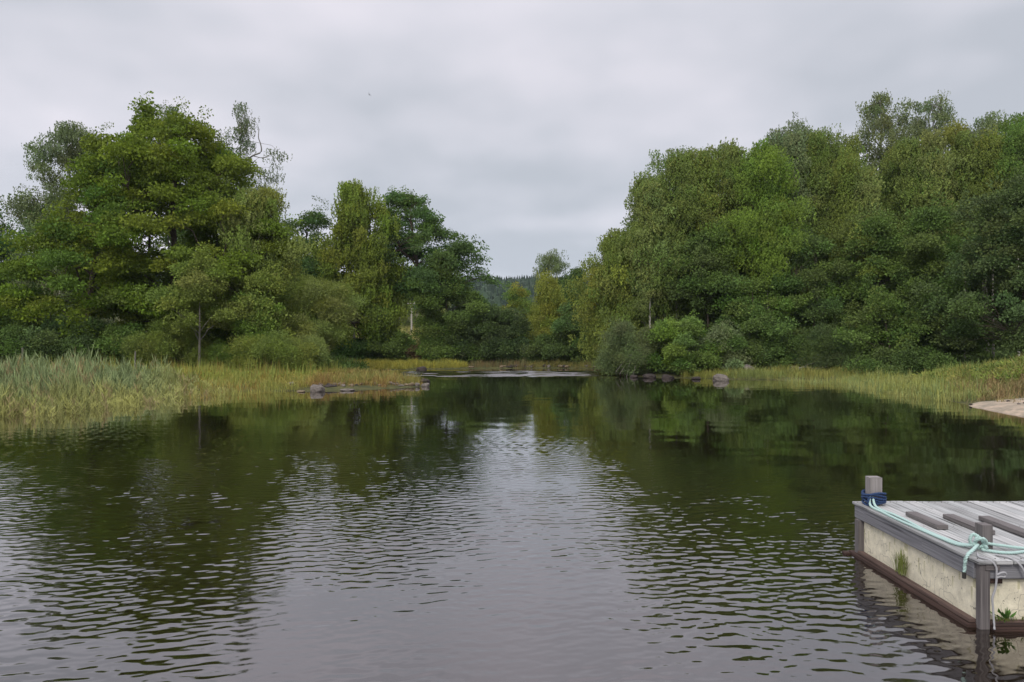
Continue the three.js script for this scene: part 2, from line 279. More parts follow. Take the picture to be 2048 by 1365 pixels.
  if (limbs) {
    const roots = []; const far = [...clumps].sort((a, b) => b.p.distanceToSquared(P3.set(trunkX, a.p.y, -d)) - a.p.distanceToSquared(P3.set(trunkX, b.p.y, -d)));
    const chosen = []; for (const c of clumps) { if (chosen.length >= limbs) break; if (chosen.every((q) => q.p.distanceTo(c.p) > (H * 0.9) / limbs)) chosen.push(c); }
    const groups = chosen.map((c) => { const pts = axes[Math.floor(r() * stems)], e = local(c.p), reach = Math.hypot(e.x, e.z), y = clamp(e.y - 0.55 * reach - 0.4, H * 0.12, H * 0.85), k = y / (H * 0.93) * 9, i = Math.min(8, Math.floor(k)), p = pts[i].clone().lerp(pts[i + 1], k - i); const path = bend(p, e, 0.10 * reach, 0.16 * reach, r, 5); return { path, parts: [tube(path, g0 * 0.42 * (1 - 0.6 * y / H), g0 * 0.08, 6, reach)] }; });
    for (const c of clumps) { const e = local(c.p); let best = null, bd = 1e9; for (const g of groups) for (let i = 1; i < g.path.length - 1; i++) { const dd = g.path[i].distanceTo(e) + Math.max(0, g.path[i].y - e.y) * 0.5; if (dd < bd) { bd = dd; best = [g, g.path[i]]; } } if (best && bd > 0.3 && bd < 4.5) best[0].parts.push(tube(bend(best[1], e, 0.08 * bd, 0.2 * bd, r, 3), g0 * 0.12, g0 * 0.035, 4, bd)); }
    for (const g of groups) mesh('limb', mergeGeometries(g.parts), bark === birchBark ? barkMaterial : bark, t);
  }
  for (const [w0, w1, ...path] of bare) mesh('limb', tube(new THREE.CatmullRomCurve3(path.map(([px, py]) => local(at(px, py, d)))).getPoints(path.length * 3), w0, w1, 6, 2), bark, t);
  t.add(crown);
  return t;
}

// ------------------------------------------------------------------ trees on the marshy bank, around the great spreading tree
const SP = 'spreading trees beside the marsh';
plant('broadleaf_tree', 'great spreading tree with layered yellow-green foliage, the widest beside the marsh', 'tree', null, 45, [[238, 350, 375], [262, 260, 440], [300, 205, 470], [350, 195, 505], [420, 190, 520], [490, 180, 540], [560, 170, 560], [620, 190, 540], [668, 220, 500]], 'broad', GREEN.maple, { clump: 0.85, flat: 0.33, per: 22, fill: 1.3, limbs: 11, rough: 0.3, axis: 345, girth: 0.34, second: [0.185, 0.25, 0.025], secondShare: 0.25, seed: 501 });
plant('broadleaf_tree', 'low-branched tree with drooping layered foliage leaning from the great spreading tree over the reeds', 'tree', null, 43.5, [[285, 190, 225], [330, 150, 290], [400, 120, 300], [470, 80, 310], [530, 30, 310], [590, -30, 300], [640, -50, 290], [672, -30, 260]], 'broad', GREEN.maple, { clump: 0.85, flat: 0.33, per: 22, fill: 1.2, limbs: 9, rough: 0.3, axis: 170, girth: 0.26, second: [0.12, 0.20, 0.03], secondShare: 0.35, seed: 502 });
plant('birch_tree', 'grey-green birch standing behind the low-branched layered tree, its small crown reaching past it', 'tree', null, 52, [[252, 120, 180], [275, 85, 200], [330, 70, 220], [400, 52, 210], [470, 45, 200], [560, 40, 200], [640, 40, 190]], 'birch', GREEN.greygreen, { clump: 0.55, fill: 1.0, per: 11, flat: 1.1, bark: birchBark, limbs: 7, seed: 503 });
plant('birch_tree', 'thin-topped birch with sparse twigs rising out of the great spreading tree', 'tree', null, 49, [[213, 335, 372], [228, 302, 392], [262, 295, 396], [305, 300, 390], [340, 300, 390], [420, 290, 400]], 'birch', [0.15, 0.20, 0.085], { clump: 0.38, fill: 0.42, per: 5, flat: 1.4, loose: 0.5, depth: 0.6, size: 0.8, bark: greyBark, limbs: 12, axis: 345, girth: 0.11, stems: 2, seed: 504 });
plant('broadleaf_tree', 'narrow leafy tree poking up through the crown of the great spreading tree', 'tree', null, 46.5, [[208, 283, 300], [222, 282, 312], [250, 278, 322], [285, 262, 335], [330, 250, 345], [420, 240, 350]], 'broad', GREEN.maple, { clump: 0.6, fill: 1.0, per: 14, flat: 0.6, limbs: 6, axis: 296, girth: 0.13, seed: 505 });
plant('birch_tree', 'ragged birch with drooping sparse foliage and a crooked bare limb against the sky', 'tree', null, 48, [[208, 474, 492], [228, 460, 510], [262, 455, 515], [300, 452, 500], [335, 450, 500], [380, 450, 545], [420, 440, 560], [470, 440, 566]], 'birch', [0.145, 0.19, 0.085], { clump: 0.38, fill: 0.40, per: 5, flat: 1.5, loose: 0.5, depth: 0.7, size: 0.8, bark: greyBark, limbs: 10, axis: 468, girth: 0.15, seed: 506,
  bare: [[0.075, 0.02, [455, 372], [470, 346], [488, 326], [505, 312], [522, 304], [521, 288], [517, 276], [518, 258]], [0.03, 0.01, [505, 312], [528, 316], [545, 306], [560, 298]], [0.03, 0.01, [459, 345], [458, 300], [457, 285]]], extra: [[545, 312, 14], [560, 305, 9], [538, 335, 15], [525, 352, 14], [548, 350, 12], [518, 380, 14], [446, 272, 6]] });
plant('birch_tree', 'drooping olive birch flanking the great spreading tree towards the river', 'tree', null, 44, [[378, 505, 545], [400, 470, 572], [440, 455, 578], [500, 450, 585], [560, 455, 590], [610, 460, 575], [650, 470, 560]], 'birch', GREEN.olive, { clump: 0.55, fill: 1.45, per: 15, flat: 1.1, limbs: 7, bark: birchBark, axis: 515, second: GREEN.pale, secondShare: 0.3, seed: 507 });
plant('birch_tree', 'slim leafy stem between the great spreading tree and the ragged birch', 'tree', null, 47, [[285, 420, 440], [310, 405, 460], [350, 395, 470], [420, 390, 480]], 'broad', GREEN.mid, { clump: 0.6, fill: 0.9, per: 16, flat: 0.6, limbs: 5, seed: 508, girth: 0.1 });
plant('young_tree', 'small olive tree on a thin grey stem above the golden sedge', 'tree', null, 40, [[522, 385, 415], [545, 345, 450], [580, 320, 478], [610, 312, 490], [640, 330, 480], [660, 355, 450]], 'round', GREEN.olive, { clump: 0.55, fill: 1.0, per: 20, flat: 0.45, limbs: 7, bark: greyBark, axis: 399, girth: 0.085, size: 0.85, seed: 509 });
plant('young_tree', 'upright olive sapling beside the drooping birch', 'tree', null, 41.5, [[555, 515, 540], [590, 490, 570], [640, 480, 590], [700, 480, 590]], 'round', GREEN.fresh, { clump: 0.55, fill: 1.2, per: 24, limbs: 5, size: 0.9, seed: 510, second: GREEN.olive, secondShare: 0.5 });
plant('willow_shrub', 'rounded pale olive willow between the drooping birch and the weeping birch', 'shrub', null, 44, [[558, 600, 640], [580, 565, 690], [620, 555, 700], [660, 560, 695], [700, 570, 680]], 'willow', GREEN.olive, { clump: 0.5, fill: 1.35, per: 19, flat: 0.6, limbs: 6, seed: 511, size: 0.95, stems: 3, second: GREEN.pale, secondShare: 0.4 });
for (const [label, d, rows, kind, tint, seed] of [
  ['dark rounded shrub at the edge of the reeds under the low-branched tree', 42, [[632, -20, 60], [660, -60, 110], [712, -70, 120]], 'round', GREEN.alder, 512],
  ['broad dull green shrub under the drooping layered foliage', 42.5, [[640, 110, 170], [665, 70, 220], [712, 60, 235]], 'round', GREEN.bluegreen, 513],
  ['bright green bramble shrub between the reeds and the great spreading tree', 42, [[655, 200, 250], [680, 170, 290], [716, 165, 300]], 'round', GREEN.mid, 514],
  ['olive willow shrub by a pale stake above the sedge', 40.5, [[650, 300, 345], [675, 268, 385], [722, 260, 400]], 'willow', GREEN.olive, 515],
  ['dark undergrowth shrub below the small olive tree', 43.5, [[648, 400, 450], [670, 370, 500], [716, 370, 510]], 'round', GREEN.alder, 516],
  ['low yellow-green willow shrub at the root of the grassy spit', 39, [[672, 525, 570], [692, 490, 605], [728, 480, 612]], 'willow', GREEN.olive, 517],
  ['pale leafy shrub spilling onto the grassy spit', 41, [[678, 590, 630], [700, 575, 660], [730, 572, 668]], 'willow', GREEN.pale, 518],
  ['low mixed shrub between the brambles and the willow by the stake', 41.5, [[690, 420, 460], [705, 395, 490], [726, 392, 500]], 'willow', GREEN.fresh, 519],
]) plant('shrub', label, 'shrub', null, d, rows, kind, tint, { clump: 0.42, fill: 1.5, per: 16, flat: 0.7, limbs: 5, girth: 0.045, stems: 2, seed, size: 0.8 });

// ------------------------------------------------------------------ trees round the river mouth
plant('oak_tree', 'dark oak half hidden behind the weeping birch', 'tree', null, 60, [[428, 595, 620], [450, 572, 650], [500, 565, 660], [560, 565, 660], [620, 570, 650], [660, 580, 640]], 'broad', GREEN.oak, { clump: 1.0, fill: 1.25, per: 32, flat: 0.6, limbs: 7, girth: 0.25, seed: 601 });
plant('birch_tree', 'tall weeping birch with hanging yellow-green boughs and a whitish trunk foot', 'tree', null, 60, [[362, 692, 715], [385, 672, 748], [430, 660, 775], [480, 655, 780], [540, 640, 800], [590, 635, 812], [630, 650, 808], [655, 665, 800]], 'weep', GREEN.weep, { clump: 0.62, fill: 1.35, per: 15, flat: 0.9, limbs: 9, bark: birchBark, axis: 718, girth: 0.2, stems: 2, seed: 602, second: [0.14, 0.19, 0.03], secondShare: 0.25, size: 1.0 });
plant('oak_tree', 'spreading dark green oak reaching a long low limb over the river mouth', 'tree', null, 62, [[392, 780, 845], [420, 765, 872], [470, 765, 888], [510, 765, 920], [540, 765, 945], [572, 775, 930], [600, 845, 900]], 'broad', GREEN.oak, { clump: 0.75, fill: 1.2, per: 19, flat: 0.6, limbs: 9, rough: 0.45, axis: 862, girth: 0.36, seed: 603, second: GREEN.mid, secondShare: 0.3, extra: [[945, 520, 18], [955, 545, 17], [970, 555, 12], [935, 500, 18], [848, 402, 10], [868, 440, 12], [882, 470, 12], [910, 495, 18], [978, 560, 7]] });
plant('alder_tree', 'broad deep green alder standing under the oak at the river mouth', 'tree', null, 61, [[512, 865, 900], [545, 845, 925], [590, 838, 945], [640, 838, 965], [690, 838, 965], [712, 840, 955]], 'round', GREEN.alder, { clump: 0.62, fill: 1.4, per: 19, flat: 0.55, limbs: 7, seed: 604, second: GREEN.mid, secondShare: 0.2 });
plant('shrub', 'very dark purplish shrub overhanging the stony far bank', 'shrub', null, 60.5, [[618, 960, 1015], [640, 935, 1042], [680, 925, 1050], [724, 935, 1040]], 'round', GREEN.deep, { clump: 0.5, fill: 1.5, per: 17, flat: 0.6, limbs: 5, seed: 605 });
plant('shrub', 'blue-green shrub between the deep green alder and the purplish shrub', 'shrub', null, 64, [[600, 935, 965], [625, 915, 1010], [660, 915, 1010], [700, 920, 1000]], 'round', GREEN.bluegreen, { clump: 0.7, fill: 1.2, per: 30, flat: 0.5, limbs: 5, seed: 606 });
plant('broadleaf_tree', 'yellow-tinged round tree far up the valley beyond the river bend', 'tree', null, 82, [[582, 1020, 1055], [600, 1005, 1075], [640, 1000, 1085], [690, 1005, 1080]], 'round', GREEN.yellow, { clump: 0.9, fill: 1.2, per: 30, limbs: 6, seed: 607, second: GREEN.mid, secondShare: 0.35 });
plant('broadleaf_tree', 'pale loose tree on the grassy rise behind the utility pole', 'tree', null, 104, [[560, 800, 842], [590, 775, 872], [630, 770, 880], [655, 775, 870]], 'birch', GREEN.pale, { clump: 0.8, fill: 1.2, per: 20, flat: 0.9, limbs: 6, seed: 617 });
plant('birch_tree', 'narrow yellowing birch standing alone at the head of the pool', 'tree', null, 61, [[545, 1089, 1101], [565, 1077, 1113], [610, 1068, 1124], [660, 1062, 1128], [690, 1062, 1128]], 'birch', GREEN.gold, { clump: 0.6, fill: 1.5, per: 34, flat: 0.9, limbs: 8, bark: birchBark, seed: 608, rough: 0.15, size: 0.85, second: [0.27, 0.30, 0.045], secondShare: 0.3 });
plant('birch_tree', 'taller grey-green birch directly behind the yellowing birch', 'tree', null, 88, [[502, 1095, 1115], [525, 1072, 1125], [560, 1066, 1128], [620, 1066, 1130], [680, 1070, 1125]], 'birch', GREEN.greygreen, { clump: 0.8, fill: 1.1, per: 28, flat: 0.9, limbs: 7, seed: 609, bark: greyBark });
plant('oak_tree', 'small dark open tree between the grey-green birch and the close wood', 'tree', null, 86, [[540, 1140, 1165], [560, 1122, 1180], [610, 1120, 1185], [680, 1122, 1185]], 'broad', GREEN.oak, { clump: 0.8, fill: 0.85, per: 24, limbs: 7, seed: 610 });
plant('shrub', 'large dark green shrub on the far bank under the close wood', 'shrub', null, 60, [[625, 1130, 1165], [655, 1105, 1190], [690, 1100, 1200], [725, 1100, 1200]], 'round', GREEN.bluegreen, { clump: 0.75, fill: 1.3, per: 32, flat: 0.5, limbs: 5, seed: 611, second: GREEN.dark, secondShare: 0.4 });
plant('shrub', 'dark shrub at the foot of the yellowing birch', 'shrub', null, 59.5, [[672, 1070, 1100], [690, 1050, 1125], [722, 1050, 1130]], 'round', GREEN.dark, { clump: 0.6, fill: 1.3, per: 28, flat: 0.5, limbs: 4, seed: 612, girth: 0.05 });
plant('shrub', 'bright green bramble thicket beside the foot of the weeping birch', 'shrub', null, 59, [[682, 670, 720], [695, 655, 745], [724, 650, 760]], 'round', [0.11, 0.215, 0.05], { clump: 0.55, fill: 1.4, per: 28, limbs: 3, seed: 613, girth: 0.04 });
plant('shrub', 'dark bramble thicket behind the strip of yellow grass', 'shrub', null, 59.5, [[666, 750, 800], [690, 735, 822], [722, 735, 815]], 'round', GREEN.alder, { clump: 0.5, fill: 1.4, per: 28, limbs: 3, seed: 614, girth: 0.04 });
plant('shrub', 'small rust-red bush at the edge of the yellow grass', 'shrub', null, 59, [[694, 820, 834], [704, 815, 838], [716, 814, 838]], 'round', GREEN.rust, { clump: 0.3, fill: 1.3, per: 16, limbs: 3, seed: 615, girth: 0.03, size: 0.6 });
plant('shrub', 'leafy green shrub beneath the deep green alder', 'shrub', null, 59.5, [[682, 860, 890], [696, 845, 905], [724, 845, 910]], 'round', GREEN.mid, { clump: 0.5, fill: 1.3, per: 26, limbs: 3, seed: 616, girth: 0.04 });

// ------------------------------------------------------------------ the close wood across the inlet
const W = 'birches and alders of the close wood across the inlet';
const wood = (label, d, rows, kind, tint, o) => plant(o.name || 'birch_tree', label, o.category || 'tree', o.group, d, rows, kind, tint, { clump: 0.56, fill: 1.12, per: 15, flat: 1.15, limbs: 9, bark: greyBark, ...o });
wood('low bushy olive birch forming the end of the close wood by the river mouth', 52, [[462, 1210, 1240], [490, 1182, 1280], [540, 1168, 1300], [600, 1165, 1310], [660, 1170, 1310], [700, 1180, 1300]], 'birch', GREEN.olive, { seed: 701, second: GREEN.yellow, secondShare: 0.06 });
wood('leaning olive birch with an open tip, next after the bushy end of the close wood', 50, [[350, 1275, 1300], [385, 1256, 1340], [440, 1258, 1350], [520, 1250, 1370], [600, 1250, 1370], [680, 1260, 1360]], 'birch', GREEN.birch, { seed: 702, extra: [[1284, 362, 12], [1262, 405, 10], [1268, 430, 12]] });
wood('full round-topped birch where the close wood rises to its first shoulder', 51, [[296, 1340, 1385], [315, 1315, 1410], [370, 1305, 1430], [450, 1300, 1440], [540, 1300, 1440], [640, 1310, 1430]], 'birch', GREEN.birch, { seed: 703 });
wood('twiggy birch with a notched top in the close wood', 53, [[290, 1430, 1470], [315, 1390, 1500], [380, 1380, 1510], [470, 1385, 1505], [600, 1390, 1500]], 'birch', GREEN.birch, { seed: 704, fill: 1.0 });
wood('fresh green cone-shaped birch with a few orange sprays in the close wood', 48.5, [[285, 1515, 1540], [330, 1480, 1580], [400, 1455, 1600], [480, 1445, 1600], [540, 1460, 1590], [575, 1480, 1570]], 'birch', GREEN.fresh, { seed: 705, bark: birchBark, axis: 1531, girth: 0.13 });
wood('tall birch behind the cone-shaped birch, its top a cluster of upright twigs', 56, [[252, 1560, 1620], [270, 1520, 1650], [340, 1520, 1660], [430, 1530, 1660], [560, 1540, 1650]], 'birch', GREEN.greygreen, { seed: 706, bark: birchBark, axis: 1573 });
wood('slender birch filling the dip below the tallest birch of the close wood', 52, [[262, 1640, 1680], [300, 1620, 1710], [380, 1610, 1730], [470, 1610, 1730], [580, 1620, 1720]], 'birch', GREEN.birch, { seed: 707, second: GREEN.gold, secondShare: 0.05 });
wood('tallest birch of the close wood, its airy top showing sky between the sprays', 55, [[186, 1750, 1772], [205, 1722, 1800], [250, 1712, 1812], [310, 1712, 1805], [360, 1720, 1800], [450, 1710, 1800]], 'birch', [0.17, 0.215, 0.085], { seed: 708, clump: 0.45, fill: 0.6, per: 7, loose: 0.35, limbs: 12, axis: 1758 });
wood('second tallest birch, a thin airy spire over the olive birches', 57, [[189, 1858, 1876], [210, 1825, 1890], [250, 1822, 1895], [300, 1825, 1890]], 'birch', GREEN.greygreen, { seed: 709, clump: 0.42, fill: 0.6, per: 7, loose: 0.35, limbs: 10 });
wood('olive birch below the thin airy spire', 50.5, [[248, 1885, 1925], [275, 1840, 1950], [340, 1820, 1960], [430, 1820, 1950], [520, 1830, 1940]], 'birch', [0.205, 0.245, 0.05], { seed: 710 });
wood('dense birch between the tallest birch and the olive birch', 51, [[290, 1770, 1830], [330, 1740, 1860], [420, 1730, 1860], [540, 1740, 1850]], 'birch', GREEN.birch, { seed: 711 });
wood('birch with upright twigs behind the olive birch at the sandy end of the wood', 56, [[232, 1950, 1985], [255, 1930, 2010], [330, 1920, 2020], [420, 1920, 2030]], 'birch', GREEN.greygreen, { seed: 712 });
wood('broad green birch closing the wood above the sand', 50, [[226, 2030, 2075], [250, 1985, 2110], [320, 1965, 2130], [420, 1960, 2130], [520, 1970, 2120]], 'birch', GREEN.mid, { seed: 713 });
wood('birch partly out of sight past the broad green birch', 48, [[215, 2110, 2150], [260, 2075, 2190], [380, 2060, 2200], [520, 2060, 2200]], 'birch', GREEN.birch, { seed: 714 });
wood('slender pale-stemmed birch just inside the edge of the close wood, leaves only near its tip', 47.5, [[395, 1520, 1550], [430, 1505, 1570], [500, 1500, 1575]], 'birch', GREEN.fresh, { seed: 715, bark: birchBark, axis: 1535, girth: 0.09, limbs: 5 });
wood('thin pale-stemmed birch beside the dark alders in the close wood', 48, [[430, 1690, 1720], [470, 1675, 1740], [540, 1670, 1745]], 'birch', GREEN.birch, { seed: 716, bark: birchBark, axis: 1708, girth: 0.08, limbs: 5 });
for (const [px, top, hw, d, tint, seed, label] of [
  [1232, 478, 26, 50.5, GREEN.olive, 761, 'slim olive birch before the bushy end of the close wood'], [1300, 352, 28, 49, GREEN.pale, 762, 'slim pale birch against the leaning birch'], [1352, 305, 30, 49.5, GREEN.birch, 763, 'slim birch on the first shoulder of the close wood'],
  [1402, 300, 28, 50, GREEN.olive, 764, 'slim olive birch between the round-topped and the notched birch'], [1468, 288, 30, 50, GREEN.birch, 765, 'slim dull birch against the notched birch'], [1588, 262, 28, 50, GREEN.greygreen, 766, 'slim greyish birch after the cone-shaped birch'],
  [1632, 262, 26, 50, GREEN.birch, 767, 'slim birch under the cluster of upright twigs'], [1690, 285, 28, 49.5, GREEN.olive, 768, 'slim olive birch in the dip before the tallest birch'], [1728, 330, 26, 48.5, GREEN.pale, 769, 'slim pale birch at the stem of the tallest birch'],
  [1812, 278, 30, 49, GREEN.birch, 770, 'slim birch between the two airy spires'], [1868, 262, 30, 48.5, GREEN.pale, 771, 'slim pale birch under the second airy spire'], [1930, 262, 28, 48.5, GREEN.birch, 772, 'slim birch before the twiggy birch at the sandy end'], [1985, 262, 30, 48, GREEN.olive, 773, 'slim olive birch against the broad green birch'], [2036, 244, 30, 47, GREEN.mid, 774, 'slim green birch standing over the sand'] ])
  wood(label, d, [[top, px - 4, px + 6], [top + 22, px - hw * 0.55, px + hw * 0.6], [top + 70, px - hw * 0.9, px + hw], [top + 150, px - hw, px + hw * 0.95], [top + 230, px - hw * 0.8, px + hw * 0.85]], 'birch', tint, { seed, clump: 0.42, per: 9, fill: 1.25, flat: 1.3, girth: 0.085, limbs: 7, bark: seed % 3 ? greyBark : birchBark, loose: 0.16 });
// lower storey of the wood: alders, in deeper greens than the birches; sprig tints vary at random within each tree
const alder = (label, d, rows, tint, seed, o = {}) => plant('alder_tree', label, 'tree', null, d, rows, 'round', tint, { clump: 0.6, fill: 1.1, per: 19, flat: 0.5, limbs: 7, seed, ...o });
alder('dark alder in the gap between the leaning birch and the cone-shaped birch', 48, [[470, 1385, 1430], [510, 1350, 1470], [590, 1345, 1490], [670, 1360, 1480]], GREEN.dark, 721, { second: GREEN.alder, secondShare: 0.3 });
alder('dark alder under the tall birch with upright twigs', 47, [[480, 1600, 1650], [530, 1570, 1690], [600, 1555, 1700], [680, 1560, 1700], [720, 1570, 1690]], GREEN.dark, 722, { second: GREEN.mid, secondShare: 0.25 });
alder('leafy alder crowding under the dense birch', 46, [[440, 1720, 1770], [490, 1690, 1820], [580, 1680, 1840], [670, 1690, 1840], [730, 1700, 1830]], GREEN.alder, 723, { second: GREEN.olive, secondShare: 0.2 });
alder('alder with flat sprays in front of the olive birch', 44, [[420, 1840, 1890], [480, 1800, 1930], [560, 1780, 1940], [640, 1770, 1940], [720, 1780, 1930]], GREEN.alder, 724, { flat: 0.42 });
alder('broad blackish-green alder overhanging the mound by the sand', 39, [[365, 2000, 2070], [410, 1950, 2130], [480, 1925, 2160], [560, 1915, 2180], [640, 1920, 2180], [690, 1935, 2170]], GREEN.dusk, 725, { flat: 0.45, girth: 0.2 });
alder('low dark alder leaning out behind the sedge strip', 42.5, [[590, 1720, 1790], [630, 1690, 1850], [690, 1690, 1880], [745, 1705, 1860]], GREEN.alder, 726, { flat: 0.4, clump: 0.7 });
alder('dull green alder between the blackish alder and the flat-sprayed alder', 42, [[560, 1850, 1900], [610, 1830, 1940], [680, 1830, 1950], [725, 1840, 1940]], GREEN.dark, 727, { flat: 0.4, clump: 0.7 });
alder('young bright alder behind the brighter green bush on the stony shore', 46.5, [[560, 1480, 1530], [600, 1450, 1560], [660, 1450, 1570], [700, 1460, 1560]], GREEN.mid, 728, { clump: 0.7 });
alder('shaded alder at the back of the wood beneath the notched birch', 52, [[560, 1300, 1400], [620, 1290, 1430], [690, 1300, 1420]], GREEN.dark, 729);
const bush = (label, d, rows, kind, tint, seed, o = {}) => plant(kind === 'willow' ? 'willow_shrub' : 'shrub', label, 'shrub', null, d, rows, kind, tint, { clump: 0.45, fill: 1.5, per: 19, flat: 0.7, limbs: 6, stems: 3, girth: 0.05, rough: 0.6, seed, size: 0.85, ...o });
bush('grey-green willow shrub drooping over the water at the riffle', 45.2, [[655, 1225, 1265], [685, 1200, 1300], [720, 1186, 1310], [742, 1192, 1300]], 'willow', GREEN.willow, 731, { low: 1 });
bush('brighter green bush over the dark shore stones', 44.6, [[632, 1350, 1385], [660, 1310, 1420], [700, 1290, 1430], [738, 1300, 1420]], 'round', GREEN.mid, 732, { flat: 0.45, rough: 0.7, second: GREEN.fresh, secondShare: 0.4 });
bush('greyish leafy bush just past the brighter green bush', 45, [[660, 1425, 1460], [690, 1400, 1490], [738, 1395, 1490]], 'round', GREEN.greygreen, 733);
bush('dark layered bush behind the grassy strip with the boulder', 45.5, [[640, 1510, 1550], [670, 1470, 1600], [736, 1470, 1605]], 'round', GREEN.dark, 734, { flat: 0.4, second: GREEN.alder, secondShare: 0.4 });
bush('dome-shaped dull olive bush beside the bleached driftwood', 44, [[662, 1630, 1670], [685, 1602, 1700], [735, 1600, 1705]], 'willow', GREEN.dusk, 735);
bush('low dark bush at the landward end of the sedge strip', 41, [[705, 1735, 1800], [725, 1715, 1850], [750, 1715, 1850]], 'round', GREEN.dark, 736, { clump: 0.45 });
// trees standing farther back, seen only through gaps
for (const [px, d, top, w, tint, seed] of [[-60, 62, 420, 130, GREEN.dark, 741], [120, 62, 430, 120, GREEN.oak, 742], [430, 64, 430, 130, GREEN.dark, 743], [540, 66, 470, 90, GREEN.oak, 744], [1240, 66, 480, 80, GREEN.dark, 745], [1370, 66, 380, 110, GREEN.dark, 746], [1500, 66, 340, 110, GREEN.alder, 747], [1640, 68, 330, 110, GREEN.dark, 748], [1790, 68, 340, 110, GREEN.alder, 749], [1930, 66, 330, 110, GREEN.dark, 750], [2070, 64, 330, 110, GREEN.dark, 751], [2180, 58, 330, 110, GREEN.dark, 752]])
  plant('background_tree', px < 700 ? 'dark tree glimpsed through gaps behind the great spreading tree' : 'dark tree glimpsed through gaps deep in the close wood', 'tree', px < 700 ? 'dark trees behind the spreading tree' : 'dark trees deep in the close wood', d, [[top, px - w * 0.3, px + w * 0.3], [top + 60, px - w * 0.8, px + w * 0.8], [560, px - w, px + w], [690, px - w, px + w]], 'round', tint, { clump: 1.2, fill: 1.2, per: 34, limbs: 5, seed, size: 1.3 });
console.log('sprigs', sprigCount);

// ------------------------------------------------------------------ far hill and its forest
{
  const r = rng(900), parts = [];
  for (let k = 0; k < 5; k++) { const g = new THREE.ConeGeometry(0.30 - 0.05 * k, 0.34, 6, 1); g.translate(0, 0.22 + 0.18 * k, 0); g.rotateY(k); parts.push(g); }
  const cone = mergeGeometries(parts), ball = new THREE.IcosahedronGeometry(0.42, 1); ball.scale(1, 1.15, 1); ball.translate(0, 0.5, 0);
  { const p = ball.attributes.position; for (let i = 0; i < p.count; i++) { const k = 1 + 0.5 * noise(p.getX(i) * 5, p.getY(i) * 5, p.getZ(i) * 5); p.setXYZ(i, p.getX(i) * k, p.getY(i) * k, p.getZ(i) * k); } ball.computeVertexNormals(); }
  const m = new THREE.MeshStandardMaterial({ color: 0xffffff, roughness: 1 });
  for (const [name, geo, n, tint, hs] of [['forest', cone, 14000, [0.026, 0.048, 0.032], 6.5], ['forest', ball, 12000, [0.036, 0.062, 0.034], 5.5]]) {
    const f = new THREE.InstancedMesh(geo, m, n); f.name = numbered(name); f.userData.kind = 'stuff'; shadows(f);
    for (let i = 0; i < n; i++) { const d = 240 + 440 * r(), x = (r() - 0.5) * (220 + d * 0.9), h = hs * (0.7 + 0.7 * r()), w = h * (name === 'forest' && geo === cone ? 0.55 : 0.9); M4.compose(P3.set(x, ground(x, -d) - 0.3, -d), Q.setFromAxisAngle(UPV, r() * 6), S3.set(w, h, w)); f.setMatrixAt(i, M4); const k = 0.75 + 0.5 * r(); f.setColorAt(i, COL.setRGB(tint[0] * k, tint[1] * k, tint[2] * k)); }
    scene.add(f);
  }
}

// ------------------------------------------------------------------ reeds, sedge, grass
function scatter(name, label, poly, density, geos, tints, { h = [0.8, 1.2], seed = 1, keep = () => true, wet = false, lean = 0.12, tall = () => 1 } = {}) {
  const r = rng(seed), xs = poly.map((p) => p[0]), zs = poly.map((p) => p[1]), x0 = Math.min(...xs), x1 = Math.max(...xs), z0 = Math.min(...zs), z1 = Math.max(...zs), n = Math.round((x1 - x0) * (z1 - z0) * density), spots = [];
  const within = (x, z) => { let c = false; for (let i = 0, j = poly.length - 1; i < poly.length; j = i++) { const [xi, zi] = poly[i], [xj, zj] = poly[j]; if ((zi > z) !== (zj > z) && x < (xj - xi) * (z - zi) / (zj - zi) + xi) c = !c; } return c; };
  for (let i = 0; i < n; i++) { const x = mix(x0, x1, r()), z = mix(z0, z1, r()); if (!within(x + 0.7 * noise(x, z * 1.3), z + 0.9 * noise(x * 0.9, z, 3)) || !keep(x, z, r)) continue; const g = ground(x, z); if (g < 0 && !wet) continue; spots.push([x, Math.max(g, -0.25) - 0.02, z]); }
  geos.forEach((geo, gi) => {
    const mine = spots.filter((_, i) => i % geos.length === gi), f = new THREE.InstancedMesh(geo, geo.userData.leafy ? leafMaterial : bladeMaterial, mine.length); f.name = numbered(name); f.userData.kind = 'stuff'; f.userData.label = label; f.userData.category = name.replace('_', ' '); shadows(f);
    mine.forEach(([x, y, z], i) => {
      const s = mix(h[0], h[1], r()) * (1 + 0.5 * noise(x * 0.6, z * 0.6, 2)) * tall(x, z), w = 0.8 + 0.4 * r();
      Q.setFromAxisAngle(UPV, r() * 6.283); Q2.setFromAxisAngle(P3.set(1, 0, 0), (r() - 0.5) * lean * 2); Q.multiply(Q2); M4.compose(P3.set(x, y, z), Q, S3.set(w, s, w)); f.setMatrixAt(i, M4);
      const t = tints(x, z, r), k = 0.75 + 0.5 * r(); f.setColorAt(i, COL.setRGB(t[0] * k, t[1] * k, t[2] * k));
    });
    scene.add(f);
  });
}
